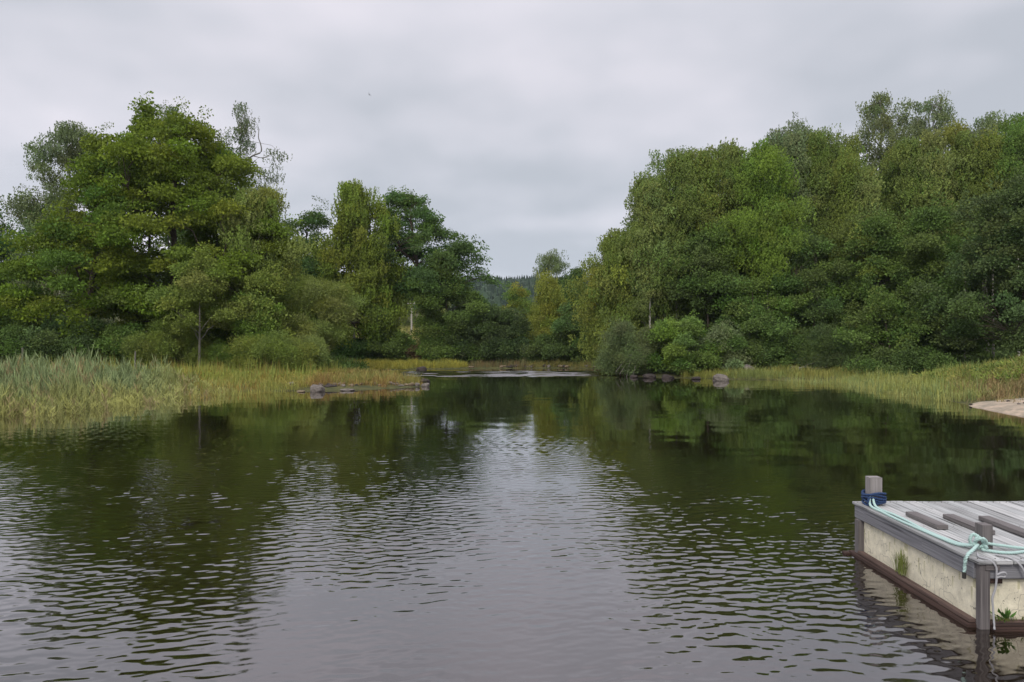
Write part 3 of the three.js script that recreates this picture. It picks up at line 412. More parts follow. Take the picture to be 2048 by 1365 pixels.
function reedPlant(seed, stems) { // upright stems with long leaves arching off them
  const r = rng(seed), pos = [], v = new THREE.Vector3();
  for (let s = 0; s < stems; s++) {
    const a = r() * 6.283, q = 0.16 * Math.sqrt(r()), x = Math.cos(a) * q, z = Math.sin(a) * q, H = 0.8 + 0.35 * r(), tx = (r() - 0.5) * 0.22, tz = (r() - 0.5) * 0.22, w = 0.006;
    const P = (t) => [x + tx * t * t, H * t, z + tz * t * t];
    for (let i = 0; i < 3; i++) { const A = P(i / 3), B = P((i + 1) / 3); pos.push(A[0] - w, A[1], A[2], A[0] + w, A[1], A[2], B[0] + w, B[1], B[2], A[0] - w, A[1], A[2], B[0] + w, B[1], B[2], B[0] - w, B[1], B[2]); }
    for (let i = 0; i < 9; i++) { const t = 0.25 + 0.73 * (i + r()) / 9, c = P(t), az = r() * 6.283, el = 0.98 + 0.5 * r(), len = 0.20 + 0.26 * r(), d = new THREE.Vector3(Math.cos(az) * Math.cos(el), Math.sin(el), Math.sin(az) * Math.cos(el)), sd = new THREE.Vector3(-Math.sin(az), 0, Math.cos(az)); leafInto(pos, null, new THREE.Vector3(...c), d, sd, len, 0.017, -0.04 * len); }
  }
  const g = new THREE.BufferGeometry(); g.setAttribute('position', new THREE.Float32BufferAttribute(pos, 3)); g.computeVertexNormals(); return g;
}
const T = { reed: reedPlant(31, 3), reedB: reedPlant(37, 4), reed2: tuft(32, 6, 0.9, 0.014, 0.16, 0.2), sedge: tuft(33, 9, 0.6, 0.012, 0.45, 0.14), sedge2: tuft(34, 9, 0.55, 0.012, 0.6, 0.16), short: tuft(35, 10, 0.28, 0.012, 0.6, 0.16), short2: tuft(36, 8, 0.34, 0.010, 0.5, 0.14) };
SPRIG.herb.userData.leafy = true; SPRIG.herb.translate(0, 0.18, 0);
const pickTint = (list) => (x, z, r) => list[Math.floor(clamp(0.5 + 1.3 * fbm(x * 0.35, z * 0.5, 7, 3) + 0.5 * (r() - 0.5), 0, 0.999) * list.length)];
const REED = [-13.2, -12.4];
scatter('reeds', 'tall blue-green reeds standing in the shallow water', [[-34, -18.5], [-15.6, -19.6], [-13.2, -21.6], [-12.2, -24.5], [-11.6, -27.6], [-11.4, -30], [-15, -33], [-34, -33]], 24, [T.reed, T.reedB, T.reed2, T.sedge], (x, z, r) => { const k = smooth(-18, -12.5, x + 0.25 * (z + 26) + 2.4 * noise(x * 0.5, z * 0.5)); const c = r() < 0.13 ? [0.32, 0.26, 0.12] : null; return c || [mix(0.25, 0.32, k), mix(0.32, 0.325, k), mix(0.135, 0.09, k)]; }, { h: [0.6, 1.1], tall: (x, z) => mix(1, 0.5, smooth(-17, -12.5, x)), seed: 41, wet: true, lean: 0.16, keep: (x, z, r) => r() < mix(1, 0.45, smooth(-16, -12, x)) });
scatter('sedge', 'golden sedge along the water between the reeds and the stones', [[-12.2, -26.8], [-11, -29], [-9.7, -30.9], [-9.0, -32.3], [-9.4, -36], [-10, -41], [-18, -41], [-18, -32], [-12.4, -29]], 30, [T.sedge, T.sedge2, T.reed2], pickTint([[0.32, 0.27, 0.05], [0.30, 0.29, 0.055], [0.26, 0.29, 0.06], [0.33, 0.24, 0.05]]), { h: [0.35, 0.75], seed: 42, wet: true });
scatter('grass', 'low russet grass on the stony spit', [[-9.4, -32.6], [-8, -33], [-6.2, -33.7], [-4.6, -34.5], [-4.2, -35.6], [-5.6, -38.5], [-6.8, -42], [-9.0, -46], [-10.6, -44], [-9.8, -38]], 38, [T.short, T.short2, T.sedge2], pickTint([[0.25, 0.15, 0.045], [0.28, 0.21, 0.05], [0.24, 0.23, 0.05], [0.20, 0.22, 0.05]]), { h: [0.55, 1.1], seed: 43 });
scatter('grass', 'yellow-green tall grass in front of the shrubs beside the marsh', [[-34, -33], [-14, -33], [-9.4, -36], [-9.4, -42], [-11, -44], [-34, -44]], 17, [T.sedge, T.reed2, SPRIG.herb], pickTint([[0.29, 0.31, 0.05], [0.25, 0.31, 0.055], [0.31, 0.25, 0.05], [0.22, 0.29, 0.05]]), { h: [0.6, 1.25], seed: 44 });
scatter('grass', 'bright yellow grass along the far bank', [[-20, -48.5], [-10.4, -52.6], [-7, -55.3], [-3.4, -56.3], [-3.4, -58.2], [-8, -59], [-20, -58]], 44, [T.short, T.sedge2], pickTint([[0.34, 0.30, 0.035], [0.31, 0.29, 0.04], [0.26, 0.27, 0.045]]), { h: [0.7, 1.2], seed: 45 });
scatter('grass', 'ochre and green grass on the stony bank at the head of the pool', [[-3.4, -56.4], [1, -57.2], [4.8, -57.2], [7.2, -55.6], [8.5, -56.5], [7, -59.5], [-3.4, -58.6]], 24, [T.short, T.sedge, T.sedge2], (x, z, r) => x > 1.2 && x < 6 ? (r() < 0.6 ? [0.20, 0.20, 0.05] : [0.24, 0.20, 0.05]) : (r() < 0.5 ? [0.19, 0.13, 0.05] : [0.15, 0.14, 0.05]), { h: [0.6, 1.3], seed: 46 });
scatter('grass', 'bright green grass strip round the shore boulder', [[9.8, -42.8], [11.2, -41.8], [13, -41], [17.2, -40.2], [20, -40], [22, -42.5], [17, -43.8], [12, -44.2], [10, -43.8]], 34, [T.sedge, T.sedge2, T.short2], pickTint([[0.22, 0.24, 0.04], [0.25, 0.24, 0.05], [0.18, 0.22, 0.05]]), { h: [0.7, 1.05], seed: 47 });
scatter('sedge', 'pale sedge growing out of the water beside the sand', [[14.4, -39.6], [17.8, -39.6], [19.5, -39], [20, -34], [18.5, -30], [17, -26.4], [15.4, -25.6], [15.2, -28], [15.6, -32], [16.2, -36], [14.6, -38.6]], 34, [T.sedge, T.reed2, T.sedge2], pickTint([[0.27, 0.30, 0.08], [0.31, 0.31, 0.08], [0.21, 0.27, 0.085], [0.28, 0.30, 0.06]]), { h: [0.42, 0.8], seed: 48, wet: true });
scatter('grass', 'short dry grass between the sand and the mound', [[15.8, -25.6], [17.5, -24.8], [20, -24], [26, -22.5], [30, -26], [24, -30], [19, -32], [17, -29]], 36, [T.short, T.short2, T.sedge2], pickTint([[0.24, 0.20, 0.07], [0.30, 0.21, 0.09], [0.20, 0.20, 0.06], [0.25, 0.16, 0.07]]), { h: [0.5, 1.0], seed: 49 });
scatter('weeds', 'tangle of leafy weeds and grass over the mound by the sand', [[18.2, -29.5], [19.5, -27], [22, -25.2], [27, -24], [34, -24], [34, -38], [24, -38], [19.5, -36]], 26, [SPRIG.herb, T.sedge, SPRIG.herb, T.sedge2], pickTint([[0.19, 0.25, 0.045], [0.25, 0.27, 0.055], [0.14, 0.21, 0.045], [0.27, 0.25, 0.06], [0.22, 0.27, 0.05]]), { h: [0.6, 1.35], seed: 50 });
scatter('grass', 'pale yellow meadow grass on the rise behind the river mouth', [[-26, -74], [-8, -74], [-6, -100], [-30, -110]], 3.5, [T.sedge, T.sedge2], pickTint([[0.40, 0.36, 0.08], [0.34, 0.33, 0.09], [0.42, 0.37, 0.12]]), { h: [1.2, 2.0], seed: 51 });
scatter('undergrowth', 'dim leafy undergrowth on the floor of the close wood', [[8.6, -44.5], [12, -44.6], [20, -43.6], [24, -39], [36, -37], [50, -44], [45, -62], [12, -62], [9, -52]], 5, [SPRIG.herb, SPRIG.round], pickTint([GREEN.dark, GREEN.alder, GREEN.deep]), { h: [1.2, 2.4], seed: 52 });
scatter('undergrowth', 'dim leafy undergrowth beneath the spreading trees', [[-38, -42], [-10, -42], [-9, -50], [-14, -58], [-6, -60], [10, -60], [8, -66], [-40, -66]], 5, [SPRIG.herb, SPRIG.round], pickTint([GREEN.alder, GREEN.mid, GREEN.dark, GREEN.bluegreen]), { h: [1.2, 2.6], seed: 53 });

scatter('grass', 'scattered dry grass tufts breaking the edge of the sand', [[15.4, -25.4], [18, -24.6], [22, -22.5], [22, -18], [18.2, -18], [17.6, -22.2], [16.6, -23.8]], 9, [T.short, T.short2], pickTint([[0.26, 0.21, 0.08], [0.30, 0.23, 0.10], [0.20, 0.21, 0.06]]), { h: [0.4, 0.9], seed: 54 });

// ------------------------------------------------------------------ sand
{
  const r1 = tileNoise(61, 32), r2 = tileNoise(62, 256);
  const map = texture(512, 512, (u, v) => { const n = 0.45 * r1(u * 32, v * 32) + 0.25 * r2(u * 256, v * 256) + 0.3 * smooth(0.3, 0.7, r1(u * 8, v * 8)); return [mix(0.50, 0.78, n), mix(0.48, 0.69, n), mix(0.42, 0.60, n)]; });
  const bump = texture(512, 512, (u, v) => { const n = 0.5 * r1(u * 32, v * 32) + 0.5 * r2(u * 256, v * 256); return [n, n, n]; }, false);
  const xs = lattice([[13.6, 0.12], [24, 1]]), zs = lattice([[-27, 0.12], [-14, 1]]);
  structure('beach', sheet(xs, zs, (x, z) => { const s = shoreDistance(x, z) + 0.25 * noise(x * 1.2, z * 1.2), back = smooth(2.6, 3.8, s + 0.9 * noise(x * 0.5, z * 0.5, 3)), north = smooth(-24.4, -25.6, z + 0.6 * noise(x * 0.9, z, 8)); return ground(x, z) + 0.05 * smooth(-0.5, 0.3, s) - 0.25 * Math.max(back, north) + 0.03 * fbm(x * 1.8, z * 1.8) - 0.004; }, 0.4), new THREE.MeshStandardMaterial({ map, bumpMap: bump, bumpScale: 0.02, roughness: 1 }));
}

// ------------------------------------------------------------------ stones
{
  const s1 = tileNoise(71, 16), s2 = tileNoise(72, 64), s3 = tileNoise(73, 128);
  const stone = (a, b) => new THREE.MeshStandardMaterial({ roughness: 0.9, map: texture(256, 256, (u, v) => { const n = 0.5 * s1(u * 16, v * 16) + 0.5 * s2(u * 64, v * 64), f = s3(u * 128, v * 128); return [0, 1, 2].map((k) => mix(a[k], b[k], n) * (0.82 + 0.3 * f)); }) });
  const grey = stone([0.26, 0.235, 0.215], [0.60, 0.57, 0.53]), dark = stone([0.13, 0.11, 0.10], [0.32, 0.28, 0.255]), tan = stone([0.32, 0.28, 0.21], [0.60, 0.53, 0.42]);
  const rock = (name, label, category, group, px, py, d, w, h, dp, m, seed, sink = 0.25) => { // base line at that pixel row
    const g = new THREE.IcosahedronGeometry(1, 4), p = g.attributes.position;
    for (let i = 0; i < p.count; i++) { const x = p.getX(i), y = p.getY(i), z = p.getZ(i), k = 1 + 0.42 * noise(x * 0.9 + seed * 3.7, y * 0.9, z * 0.9) + 0.16 * noise(x * 2.6, y * 2.6 + seed, z * 2.6) + 0.05 * noise(x * 7, y * 7, z * 7 + seed); p.setXYZ(i, x * k, Math.sign(y) * Math.pow(Math.abs(y), 0.85) * k, z * k); }
    g.scale(w / 2, h * 0.62, dp / 2); g.translate(0, h * (0.5 - sink), 0);
    const q = mergeSmooth(g), x = X(px, d), b = Math.max(0, ground(x, -d)); const o = mesh(name, q, m); o.position.set(x, b, -d); o.rotation.y = seed; return tag(o, label, category, group);
  };
  function mergeSmooth(g) { const p = g.attributes.position, acc = new Map(), key = (i) => `${p.getX(i).toFixed(4)},${p.getY(i).toFixed(4)},${p.getZ(i).toFixed(4)}`; g.computeVertexNormals(); const n = g.attributes.normal; for (let i = 0; i < p.count; i++) { const k = key(i), a = acc.get(k) || [0, 0, 0]; a[0] += n.getX(i); a[1] += n.getY(i); a[2] += n.getZ(i); acc.set(k, a); } for (let i = 0; i < p.count; i++) { const a = acc.get(key(i)), l = Math.hypot(...a) || 1; n.setXYZ(i, a[0] / l, a[1] / l, a[2] / l); } return g; }
  rock('boulder', 'pale rounded boulder at the water edge of the grassy spit', 'boulder', null, 635, 784, 31.3, 0.58, 0.36, 0.55, grey, 1);
  rock('flat_stone', 'flat pale slab of stone awash beside the pale rounded boulder', 'stone', null, 601, 783, 31.2, 0.75, 0.07, 0.35, tan, 2, 0.2);
  rock('flat_stone', 'longer flat grey slab of stone on the spit past the rounded boulder', 'stone', null, 694, 781, 31.9, 0.6, 0.11, 0.4, grey, 3);
  rock('flat_stone', 'thin stone lying just behind the rounded boulder', 'stone', null, 660, 776, 32.9, 0.6, 0.08, 0.4, dark, 4);
  rock('stone', 'small grey stone at the sedge side of the rounded boulder', 'stone', null, 582, 772, 33.2, 0.35, 0.16, 0.3, grey, 5);
  rock('stone', 'grey stone at the outermost tip of the spit', 'stone', null, 850, 774, 34.7, 0.42, 0.18, 0.35, grey, 6);
  rock('stone', 'angular stone second from the tip of the spit', 'stone', null, 834, 773, 34.6, 0.24, 0.16, 0.25, grey, 7);
  rock('stone', 'pinkish stone third from the tip of the spit', 'stone', null, 822, 773, 34.5, 0.28, 0.16, 0.25, tan, 8);
  rock('stone', 'dark wet stone in the shallows behind the tip of the spit', 'stone', null, 850, 764, 38.5, 0.55, 0.22, 0.45, dark, 9);
  rock('boulder', 'dark rock in the quiet water above the riffle', 'boulder', null, 843, 741, 51.5, 0.75, 0.36, 0.6, dark, 10);
  rock('stone', 'low pale stone among the russet grass', 'stone', null, 672, 746, 41.5, 0.7, 0.3, 0.5, tan, 11);
  rock('boulder', 'round-backed boulder standing against the bright grass strip', 'boulder', null, 1441, 763, 39.6, 0.95, 0.40, 0.75, grey, 12);
  rock('stone', 'low brown stone between the round-backed boulder and the bushes', 'stone', null, 1393, 759, 41.0, 0.5, 0.18, 0.4, dark, 13);
  rock('boulder', 'broad flat-topped dark boulder under the grey-green willow', 'boulder', null, 1300, 757, 42.6, 0.95, 0.26, 0.7, dark, 14);
  rock('boulder', 'dim boulder under the brighter green bush', 'boulder', null, 1335, 757, 42.3, 0.75, 0.24, 0.6, dark, 15);
  rock('stone', 'small wet stone at the riffle end of the dark boulders', 'stone', null, 1268, 757, 42.9, 0.4, 0.2, 0.35, dark, 16);
  rock('boulder', 'pale boulder on the grass strip under the dark layered bush', 'boulder', null, 1497, 743, 43.6, 1.0, 0.55, 0.7, grey, 17);
  rock('boulder', 'grey boulder at the end of the bleached driftwood', 'boulder', null, 1590, 742, 43.8, 0.9, 0.45, 0.6, grey, 18);
  const r = rng(79); // cobbles lining the spit and the far bank, pebbles on the sand
  for (let i = 0; i < 16; i++) { const d = 20.5 + 4.2 * r(), sx = mix(15.0, 14.7, (24.9 - d) / 3.6) + 0.25 + r() * 1.9; rock('pebble', 'small pebble lying on the pale sand', 'pebble', 'pebbles on the sand', CX + sx / d * FOCAL, 820, d, 0.05 + 0.08 * r(), 0.03 + 0.04 * r(), 0.05 + 0.06 * r(), r() < 0.5 ? dark : grey, 90 + i).position.y += 0.05; }
  for (let i = 0; i < 26; i++) { const t = r(), px = mix(640, 815, t), d = mix(32.3, 34.1, t) + r() * 0.9 + 0.25; rock('cobble', 'fist-sized cobble on the shingle edge of the spit', 'cobble', 'cobbles along the spit', px, 776, d, 0.12 + 0.16 * r(), 0.06 + 0.06 * r(), 0.14 + 0.12 * r(), r() < 0.35 ? grey : r() < 0.6 ? tan : dark, 20 + i); }
  for (let i = 0; i < 22; i++) { const x = mix(-4, 7, r()); let z = -53; while (ground(x, z) < 0.04) z -= 0.1; z -= r() * 0.7; rock('cobble', 'stone on the shingle bank at the head of the pool', 'cobble', 'stones on the far shingle bank', CX + x / -z * FOCAL, 737, -z, 0.2 + 0.4 * r(), 0.10 + 0.12 * r(), 0.3, r() < 0.35 ? tan : r() < 0.3 ? grey : dark, 60 + i); }
}
// ------------------------------------------------------------------ stakes, driftwood, pole, bird
{
  const stake = (label, px, d, hgt) => { const x = X(px, d), y = Math.max(-0.2, ground(x, -d)); const o = mesh('stake', tube([[0, -0.3], [0.01, hgt * 0.5], [0.03, hgt * 0.97], [0.03, hgt]].map(([a, b]) => new THREE.Vector3(a, b, 0)), 0.04, 0.034, 8, 1), greyBark); o.position.set(x, y, -d); return tag(o, label, 'stake'); };
  stake('weathered stake standing among the tall reeds', 43, 34, 1.55); stake('pale stake beside the olive willow shrub', 269, 38, 1.25);
  const drift = thing('driftwood', 'bleached driftwood branch lying under the dark bushes', 'driftwood', null, [X(1610, 43.2), ground(X(1610, 43.2), -43.2), -43.2]);
  const pt = (a) => a.map(([x, y, z]) => new THREE.Vector3(x, y, z));
  mesh('branch', tube(new THREE.CatmullRomCurve3(pt([[-0.7, 0.10, 0], [-0.1, 0.38, 0.05], [0.6, 0.30, 0.1], [1.3, 0.42, 0]])).getPoints(14), 0.06, 0.015, 6, 1), greyBark, drift);
  mesh('branch', tube(new THREE.CatmullRomCurve3(pt([[-0.1, 0.37, 0.05], [0.15, 0.55, 0.1], [0.5, 0.62, 0.2]])).getPoints(8), 0.03, 0.008, 6, 1), greyBark, drift);
  const dead = thing('dead_branch', 'dead grey branches trailing into the water under the grey-green willow', 'branch', null, [X(1262, 44.4), 0.05, -44.4]);
  for (const e of [[[0.3, 1.6, 0], [-0.2, 0.9, 0.2], [-0.75, 0.1, 0.5]], [[0.2, 1.4, 0], [-0.1, 0.8, 0.3], [-0.35, -0.05, 0.6]], [[0.0, 1.3, 0.1], [-0.5, 0.8, 0.2], [-0.95, 0.25, 0.4]], [[0.3, 1.2, 0.1], [0.2, 0.6, 0.4], [0.0, -0.05, 0.6]]]) mesh('branch', tube(new THREE.CatmullRomCurve3(pt(e)).getPoints(8), 0.035, 0.012, 5, 1), greyBark, dead);
  const d = 92, px = 823, gx = X(px, d), gy = ground(gx, -d), top = Y(606, d);
  const paleWood = new THREE.MeshStandardMaterial({ color: lin(0.42, 0.40, 0.33), roughness: 0.9 });
  const pole = thing('utility_pole', 'pale wooden utility pole with a crossarm seen beyond the river mouth trees', 'pole', null, [gx, gy, -d]);
  mesh('post', tube([new THREE.Vector3(0, -0.3, 0), new THREE.Vector3(0, top - gy, 0)], 0.12, 0.10, 10, 4), paleWood, pole);
  const arm = new RoundedBoxGeometry(0.95, 0.13, 0.12, 1, 0.02); arm.translate(0, top - gy - 0.12, 0.19); mesh('crossarm', arm, paleWood, pole);
  for (const x of [-0.4, 0, 0.4]) { const g = new THREE.LatheGeometry([[0, 0], [0.05, 0], [0.035, 0.05], [0.055, 0.08], [0.03, 0.14], [0, 0.15]].map(([a, b]) => new THREE.Vector2(a, b)), 10); g.translate(x, top - gy - 0.055, 0.19); mesh('insulator', g, new THREE.MeshStandardMaterial({ color: lin(0.5, 0.5, 0.48), roughness: 0.3 }), pole); }
  // bird
  const body = new THREE.SphereGeometry(1, 12, 8); body.scale(0.045, 0.04, 0.12);
  const wing = (s) => { const sh = new THREE.Shape(); sh.moveTo(0, 0.05); sh.quadraticCurveTo(0.14, 0.09, 0.30, -0.04); sh.quadraticCurveTo(0.15, -0.02, 0, -0.05); const g = new THREE.ExtrudeGeometry(sh, { depth: 0.008, bevelEnabled: false }); g.rotateX(-Math.PI / 2); if (s < 0) g.rotateZ(Math.PI); g.rotateZ(s * 0.5); return g; };
  const tail = new THREE.ConeGeometry(0.05, 0.14, 4); tail.scale(1, 1, 0.25); tail.rotateX(-Math.PI / 2); tail.translate(0, 0, 0.15);
  const plain = (g) => { const q = g.index ? g.toNonIndexed() : g; for (const k of Object.keys(q.attributes)) if (k !== 'position') q.deleteAttribute(k); q.computeVertexNormals(); return q; };
  const bird = mesh('bird', mergeGeometries([body, wing(1), wing(-1), tail].map(plain)), new THREE.MeshStandardMaterial({ color: lin(0.05, 0.05, 0.05), roughness: 0.8 }));
  bird.position.copy(at(738.5, 190, 85)); bird.rotation.set(0.3, 0.6, -0.9); tag(bird, 'small dark bird flying alone against the clouds', 'bird');
}

// ------------------------------------------------------------------ the floating dock
{
  const w1 = tileNoise(81, 64), w2 = tileNoise(82, 256), w3 = tileNoise(83, 8);
  const wood = (a, b, streak = 0.5) => new THREE.MeshStandardMaterial({ roughness: 0.9, map: texture(512, 512, (u, v) => { const g = 0.45 * w1(u * 64, v * 4) + 0.4 * w2(u * 256, v * 8) + 0.15 * w3(u * 8, v * 8), crack = smooth(0.80, 0.92, w2(u * 128 + 40, v * 4)) * streak; return [0, 1, 2].map((k) => mix(a[k], b[k], g) * (1 - 0.55 * crack)); }), bumpMap: texture(512, 512, (u, v) => { const g = 0.5 * w1(u * 64, v * 4) + 0.5 * w2(u * 256, v * 8); return [g, g, g]; }, false), bumpScale: 0.004 });
  const deckWood = [wood([0.48, 0.485, 0.48], [0.80, 0.81, 0.805], 0.9), wood([0.42, 0.42, 0.415], [0.73, 0.735, 0.73], 0.9), wood([0.52, 0.52, 0.51], [0.85, 0.855, 0.85], 0.9)], railWood = wood([0.36, 0.36, 0.375], [0.60, 0.60, 0.615]), postWood = wood([0.30, 0.28, 0.28], [0.54, 0.52, 0.51]), wetWood = wood([0.15, 0.10, 0.08], [0.36, 0.27, 0.23]), railWet = wood([0.24, 0.18, 0.16], [0.48, 0.40, 0.36]), blondWood = wood([0.42, 0.40, 0.39], [0.68, 0.66, 0.65]);
  const f1 = tileNoise(84, 16), f2 = tileNoise(85, 128), f3 = tileNoise(86, 32);
  const foam = new THREE.MeshStandardMaterial({ roughness: 0.95, map: texture(512, 512, (u, v) => { const n = 0.6 * f1(u * 16, v * 16) + 0.4 * f3(u * 32, v * 32), g = f2(u * 128, v * 128), drip = smooth(0.70, 0.9, f3(u * 32, v * 3)) * 0.16, spot = smooth(0.80, 0.9, 0.6 * f3(u * 32 + 9, v * 32) + 0.4 * g) * 0.55, vein = smooth(0.05, 0.0, Math.abs(f3(u * 16 + 3, v * 16) - 0.5)) * (0.03 + 0.22 * smooth(0.55, 0.75, f1(u * 4 + 2, v * 4))); return [0.92, 0.89, 0.79].map((c, k) => c * (0.84 + 0.17 * n + 0.05 * g) * (1 - drip * (k === 2 ? 1.2 : 0.8) - spot - vein)); }), bumpMap: texture(256, 256, (u, v) => { const g = f2(u * 128, v * 128); return [g, g, g]; }, false), bumpScale: 0.0015 });
  const rr = rng(88);
  // a bevelled timber; grain runs along the axis 'along'; u in metres across, v in metres along
  function timber(x0, x1, y0, y1, z0, z1, along = 2, bevel = 0.005, warp = 0, su = 1.6, sv = 0.55) {
    const g = new RoundedBoxGeometry(x1 - x0, y1 - y0, z1 - z0, 1, Math.min(bevel, (y1 - y0) / 2.2)); g.translate((x0 + x1) / 2, (y0 + y1) / 2, (z0 + z1) / 2);
    const p = g.attributes.position, n = g.attributes.normal, uv = g.attributes.uv, ou = rr() * 7, ov = rr() * 7;
    for (let i = 0; i < p.count; i++) { const a = [p.getX(i), p.getY(i), p.getZ(i)], m = [Math.abs(n.getX(i)), Math.abs(n.getY(i)), Math.abs(n.getZ(i))]; const face = m.indexOf(Math.max(...m)); const others = [0, 1, 2].filter((k) => k !== face); let l = along, c = others.find((k) => k !== along); if (face === along) { l = others[0]; c = others[1]; } uv.setXY(i, a[c] * su + ou, a[l] * sv + ov); if (warp) p.setY(i, a[1] + warp * (a[2] - z0)); }
    return g;
  }
  const L = 3.54, R = 6.6, F = -5.62, B = -7.64, TOP = 0.525;     // left, right, front, back edges and deck height
  const dock = thing('floating_dock', 'weathered wooden floating dock on cream foam blocks with short corner posts', 'dock', null, [L, 0, F]);
  const part = (name, g, m, parent = dock) => { g.translate(-L, 0, -F); return mesh(name, g, m, parent); };
  const nailMetal = new THREE.MeshStandardMaterial({ color: lin(0.06, 0.045, 0.035), roughness: 0.7, metalness: 0.4 });
  let x = L - 0.012; while (x < R) { const w = 0.128 + 0.008 * rr(), dz = 0.012 * rr(); const board = part('plank', timber(x, x + w - 0.007, TOP - 0.028 + 0.003 * rr(), TOP + 0.003 * rr(), B - 0.02 - 0.02 * rr(), F + 0.025 + dz), deckWood[Math.floor(rr() * 3)]); if (x < 5.4) for (const nz of [F - 0.03, (F + B) / 2, B + 0.03]) for (const nx of [0.03, w - 0.037]) { const nail = new THREE.CylinderGeometry(0.005, 0.005, 0.004, 8); nail.translate(x + nx, TOP + 0.003, nz + 0.008 * (rr() - 0.5)); part('nail', nail, nailMetal, board); } x += w; }
  part('fascia', timber(L, L + 0.038, TOP - 0.158, TOP - 0.030, B, F - 0.045), railWood);
  part('fascia', timber(L + 0.095, R, TOP - 0.145, TOP - 0.033, F - 0.04, F - 0.004, 0), railWood);
  part('fascia', timber(L + 0.04, R, TOP - 0.145, TOP - 0.033, B, B + 0.038, 0), railWood);
  part('end_block', timber(L + 0.05, L + 0.16, TOP - 0.075, TOP - 0.031, F + 0.002, F + 0.022, 0), postWood);
  part('bracket', timber(L + 0.10, L + 0.20, TOP - 0.185, TOP - 0.147, F - 0.03, F - 0.012, 0), wetWood);
  // submerged legs and risers at the corners
  part('corner_post', timber(L + 0.012, L + 0.09, -0.5, TOP - 0.03, F - 0.043, F + 0.012, 1), postWood);
  part('corner_post', timber(L - 0.02, L + 0.075, -0.5, TOP - 0.16, B + 0.045, B + 0.13, 1), postWood);
  part('mooring_post', timber(3.755, 3.84, 0.2, 0.72, -6.0, -5.9, 1, 0.004), postWood);
  part('mooring_post', timber(3.61, 3.735, 0.2, 0.81, -7.56, -7.45, 1, 0.006), blondWood);
  // foam floats
  part('foam_block', timber(L + 0.03, L + 0.9, -0.3, TOP - 0.16, B + 0.135, F - 0.05, 1, 0.012, 0, 1, 1), foam);
  part('foam_block', timber(L + 0.92, L + 1.9, -0.3, TOP - 0.16, B + 0.135, F - 0.05, 1, 0.012, 0, 1, 1), foam);
  part('foam_block', timber(L + 1.92, R - 0.05, -0.3, TOP - 0.16, B + 0.135, F - 0.05, 1, 0.012, 0, 1, 1), foam);
  // the half-sunk timbers at water level: a wide one with a narrower one on top
  part('float_rail', timber(L - 0.06, L + 0.028, -0.10, 0.026, B - 0.02, F - 0.03, 2, 0.012), wetWood);
  part('float_rail', timber(L - 0.035, L + 0.027, 0.028, 0.058, B + 0.135, F - 0.046, 2, 0.008), railWet);
  part('float_rail', timber(L + 0.094, R, -0.10, 0.026, F - 0.045, F + 0.05, 0, 0.012), wetWood);
  part('float_rail', timber(L + 0.094, R, 0.028, 0.060, F - 0.045, F + 0.02, 0, 0.008), railWet);
  part('float_rail', timber(L - 0.13, L - 0.064, -0.10, 0.022, B - 0.01, B + 0.07, 0, 0.012), wetWood);
  // short battens nailed over the planks
  for (const [bx, b0, b1] of [[3.735, -7.02, -6.50], [4.03, -6.92, -6.32], [4.32, -6.85, -6.18]]) part('batten', timber(bx, bx + 0.105, TOP + 0.006, TOP + 0.046, b0, b1, 2, 0.006), postWood.clone());
  // ---- ropes
  const cord = (pts, r, twist, m, parent, closed = false) => { // laid rope: three strands wound round the path
    const c = new THREE.CatmullRomCurve3(pts.map((p) => new THREE.Vector3(...p)), closed, 'centripetal'), len = c.getLength(), n = Math.max(12, Math.min(420, Math.round(len / (twist ? r * 1.1 : r * 2.5)))), parts = [];
    if (!twist) return tube(c.getSpacedPoints(n), r, r, 8, len * 20);
    const f = c.computeFrenetFrames(n, closed), P = c.getSpacedPoints(n);
    for (let s = 0; s < 3; s++) parts.push(tube(P.map((p, i) => { const a = i / n * len / (r * 5) * 6.283 + s * 2.094, N = f.normals[i], Bn = f.binormals[i]; return new THREE.Vector3().copy(p).addScaledVector(N, Math.cos(a) * r * 0.5).addScaledVector(Bn, Math.sin(a) * r * 0.5); }), r * 0.58, r * 0.58, 6, len * 10));
    return mergeGeometries(parts);
  };
  const mint = new THREE.MeshStandardMaterial({ color: lin(0.42, 0.58, 0.54), roughness: 0.85 }), navy = new THREE.MeshStandardMaterial({ color: lin(0.018, 0.045, 0.12), roughness: 0.8 }), grey = new THREE.MeshStandardMaterial({ color: lin(0.36, 0.36, 0.37), roughness: 0.85 }), tarred = new THREE.MeshStandardMaterial({ color: lin(0.03, 0.028, 0.025), roughness: 0.8 });
  const T0 = TOP + 0.014, ropeAt = (name, label, group) => thing(name, label, 'rope', group, [3.6, TOP, -6.5]), local = (pts) => pts.map(([a, b, c]) => [a - 3.6, b - TOP, c + 6.5]);
  const mr = ropeAt('mooring_rope', 'pale mint rope running along the dock edge between the two mooring posts', null);
  mesh('line', cord(local([[3.60, TOP + 0.10, -7.44], [3.575, T0 + 0.015, -7.38], [3.57, T0, -7.1], [3.565, T0, -6.8], [3.575, T0, -6.5], [3.59, T0, -6.2], [3.61, T0 + 0.005, -5.98], [3.66, T0 + 0.03, -5.86]]), 0.0125, true, null), mint, mr);
  mesh('line', cord(local([[3.63, TOP + 0.09, -7.44], [3.61, T0 + 0.01, -7.34], [3.63, T0, -7.0], [3.625, T0, -6.75], [3.605, T0, -6.5], [3.615, T0, -6.2], [3.65, T0 + 0.006, -5.98], [3.68, T0 + 0.03, -5.88]]), 0.0125, true, null), mint, mr);
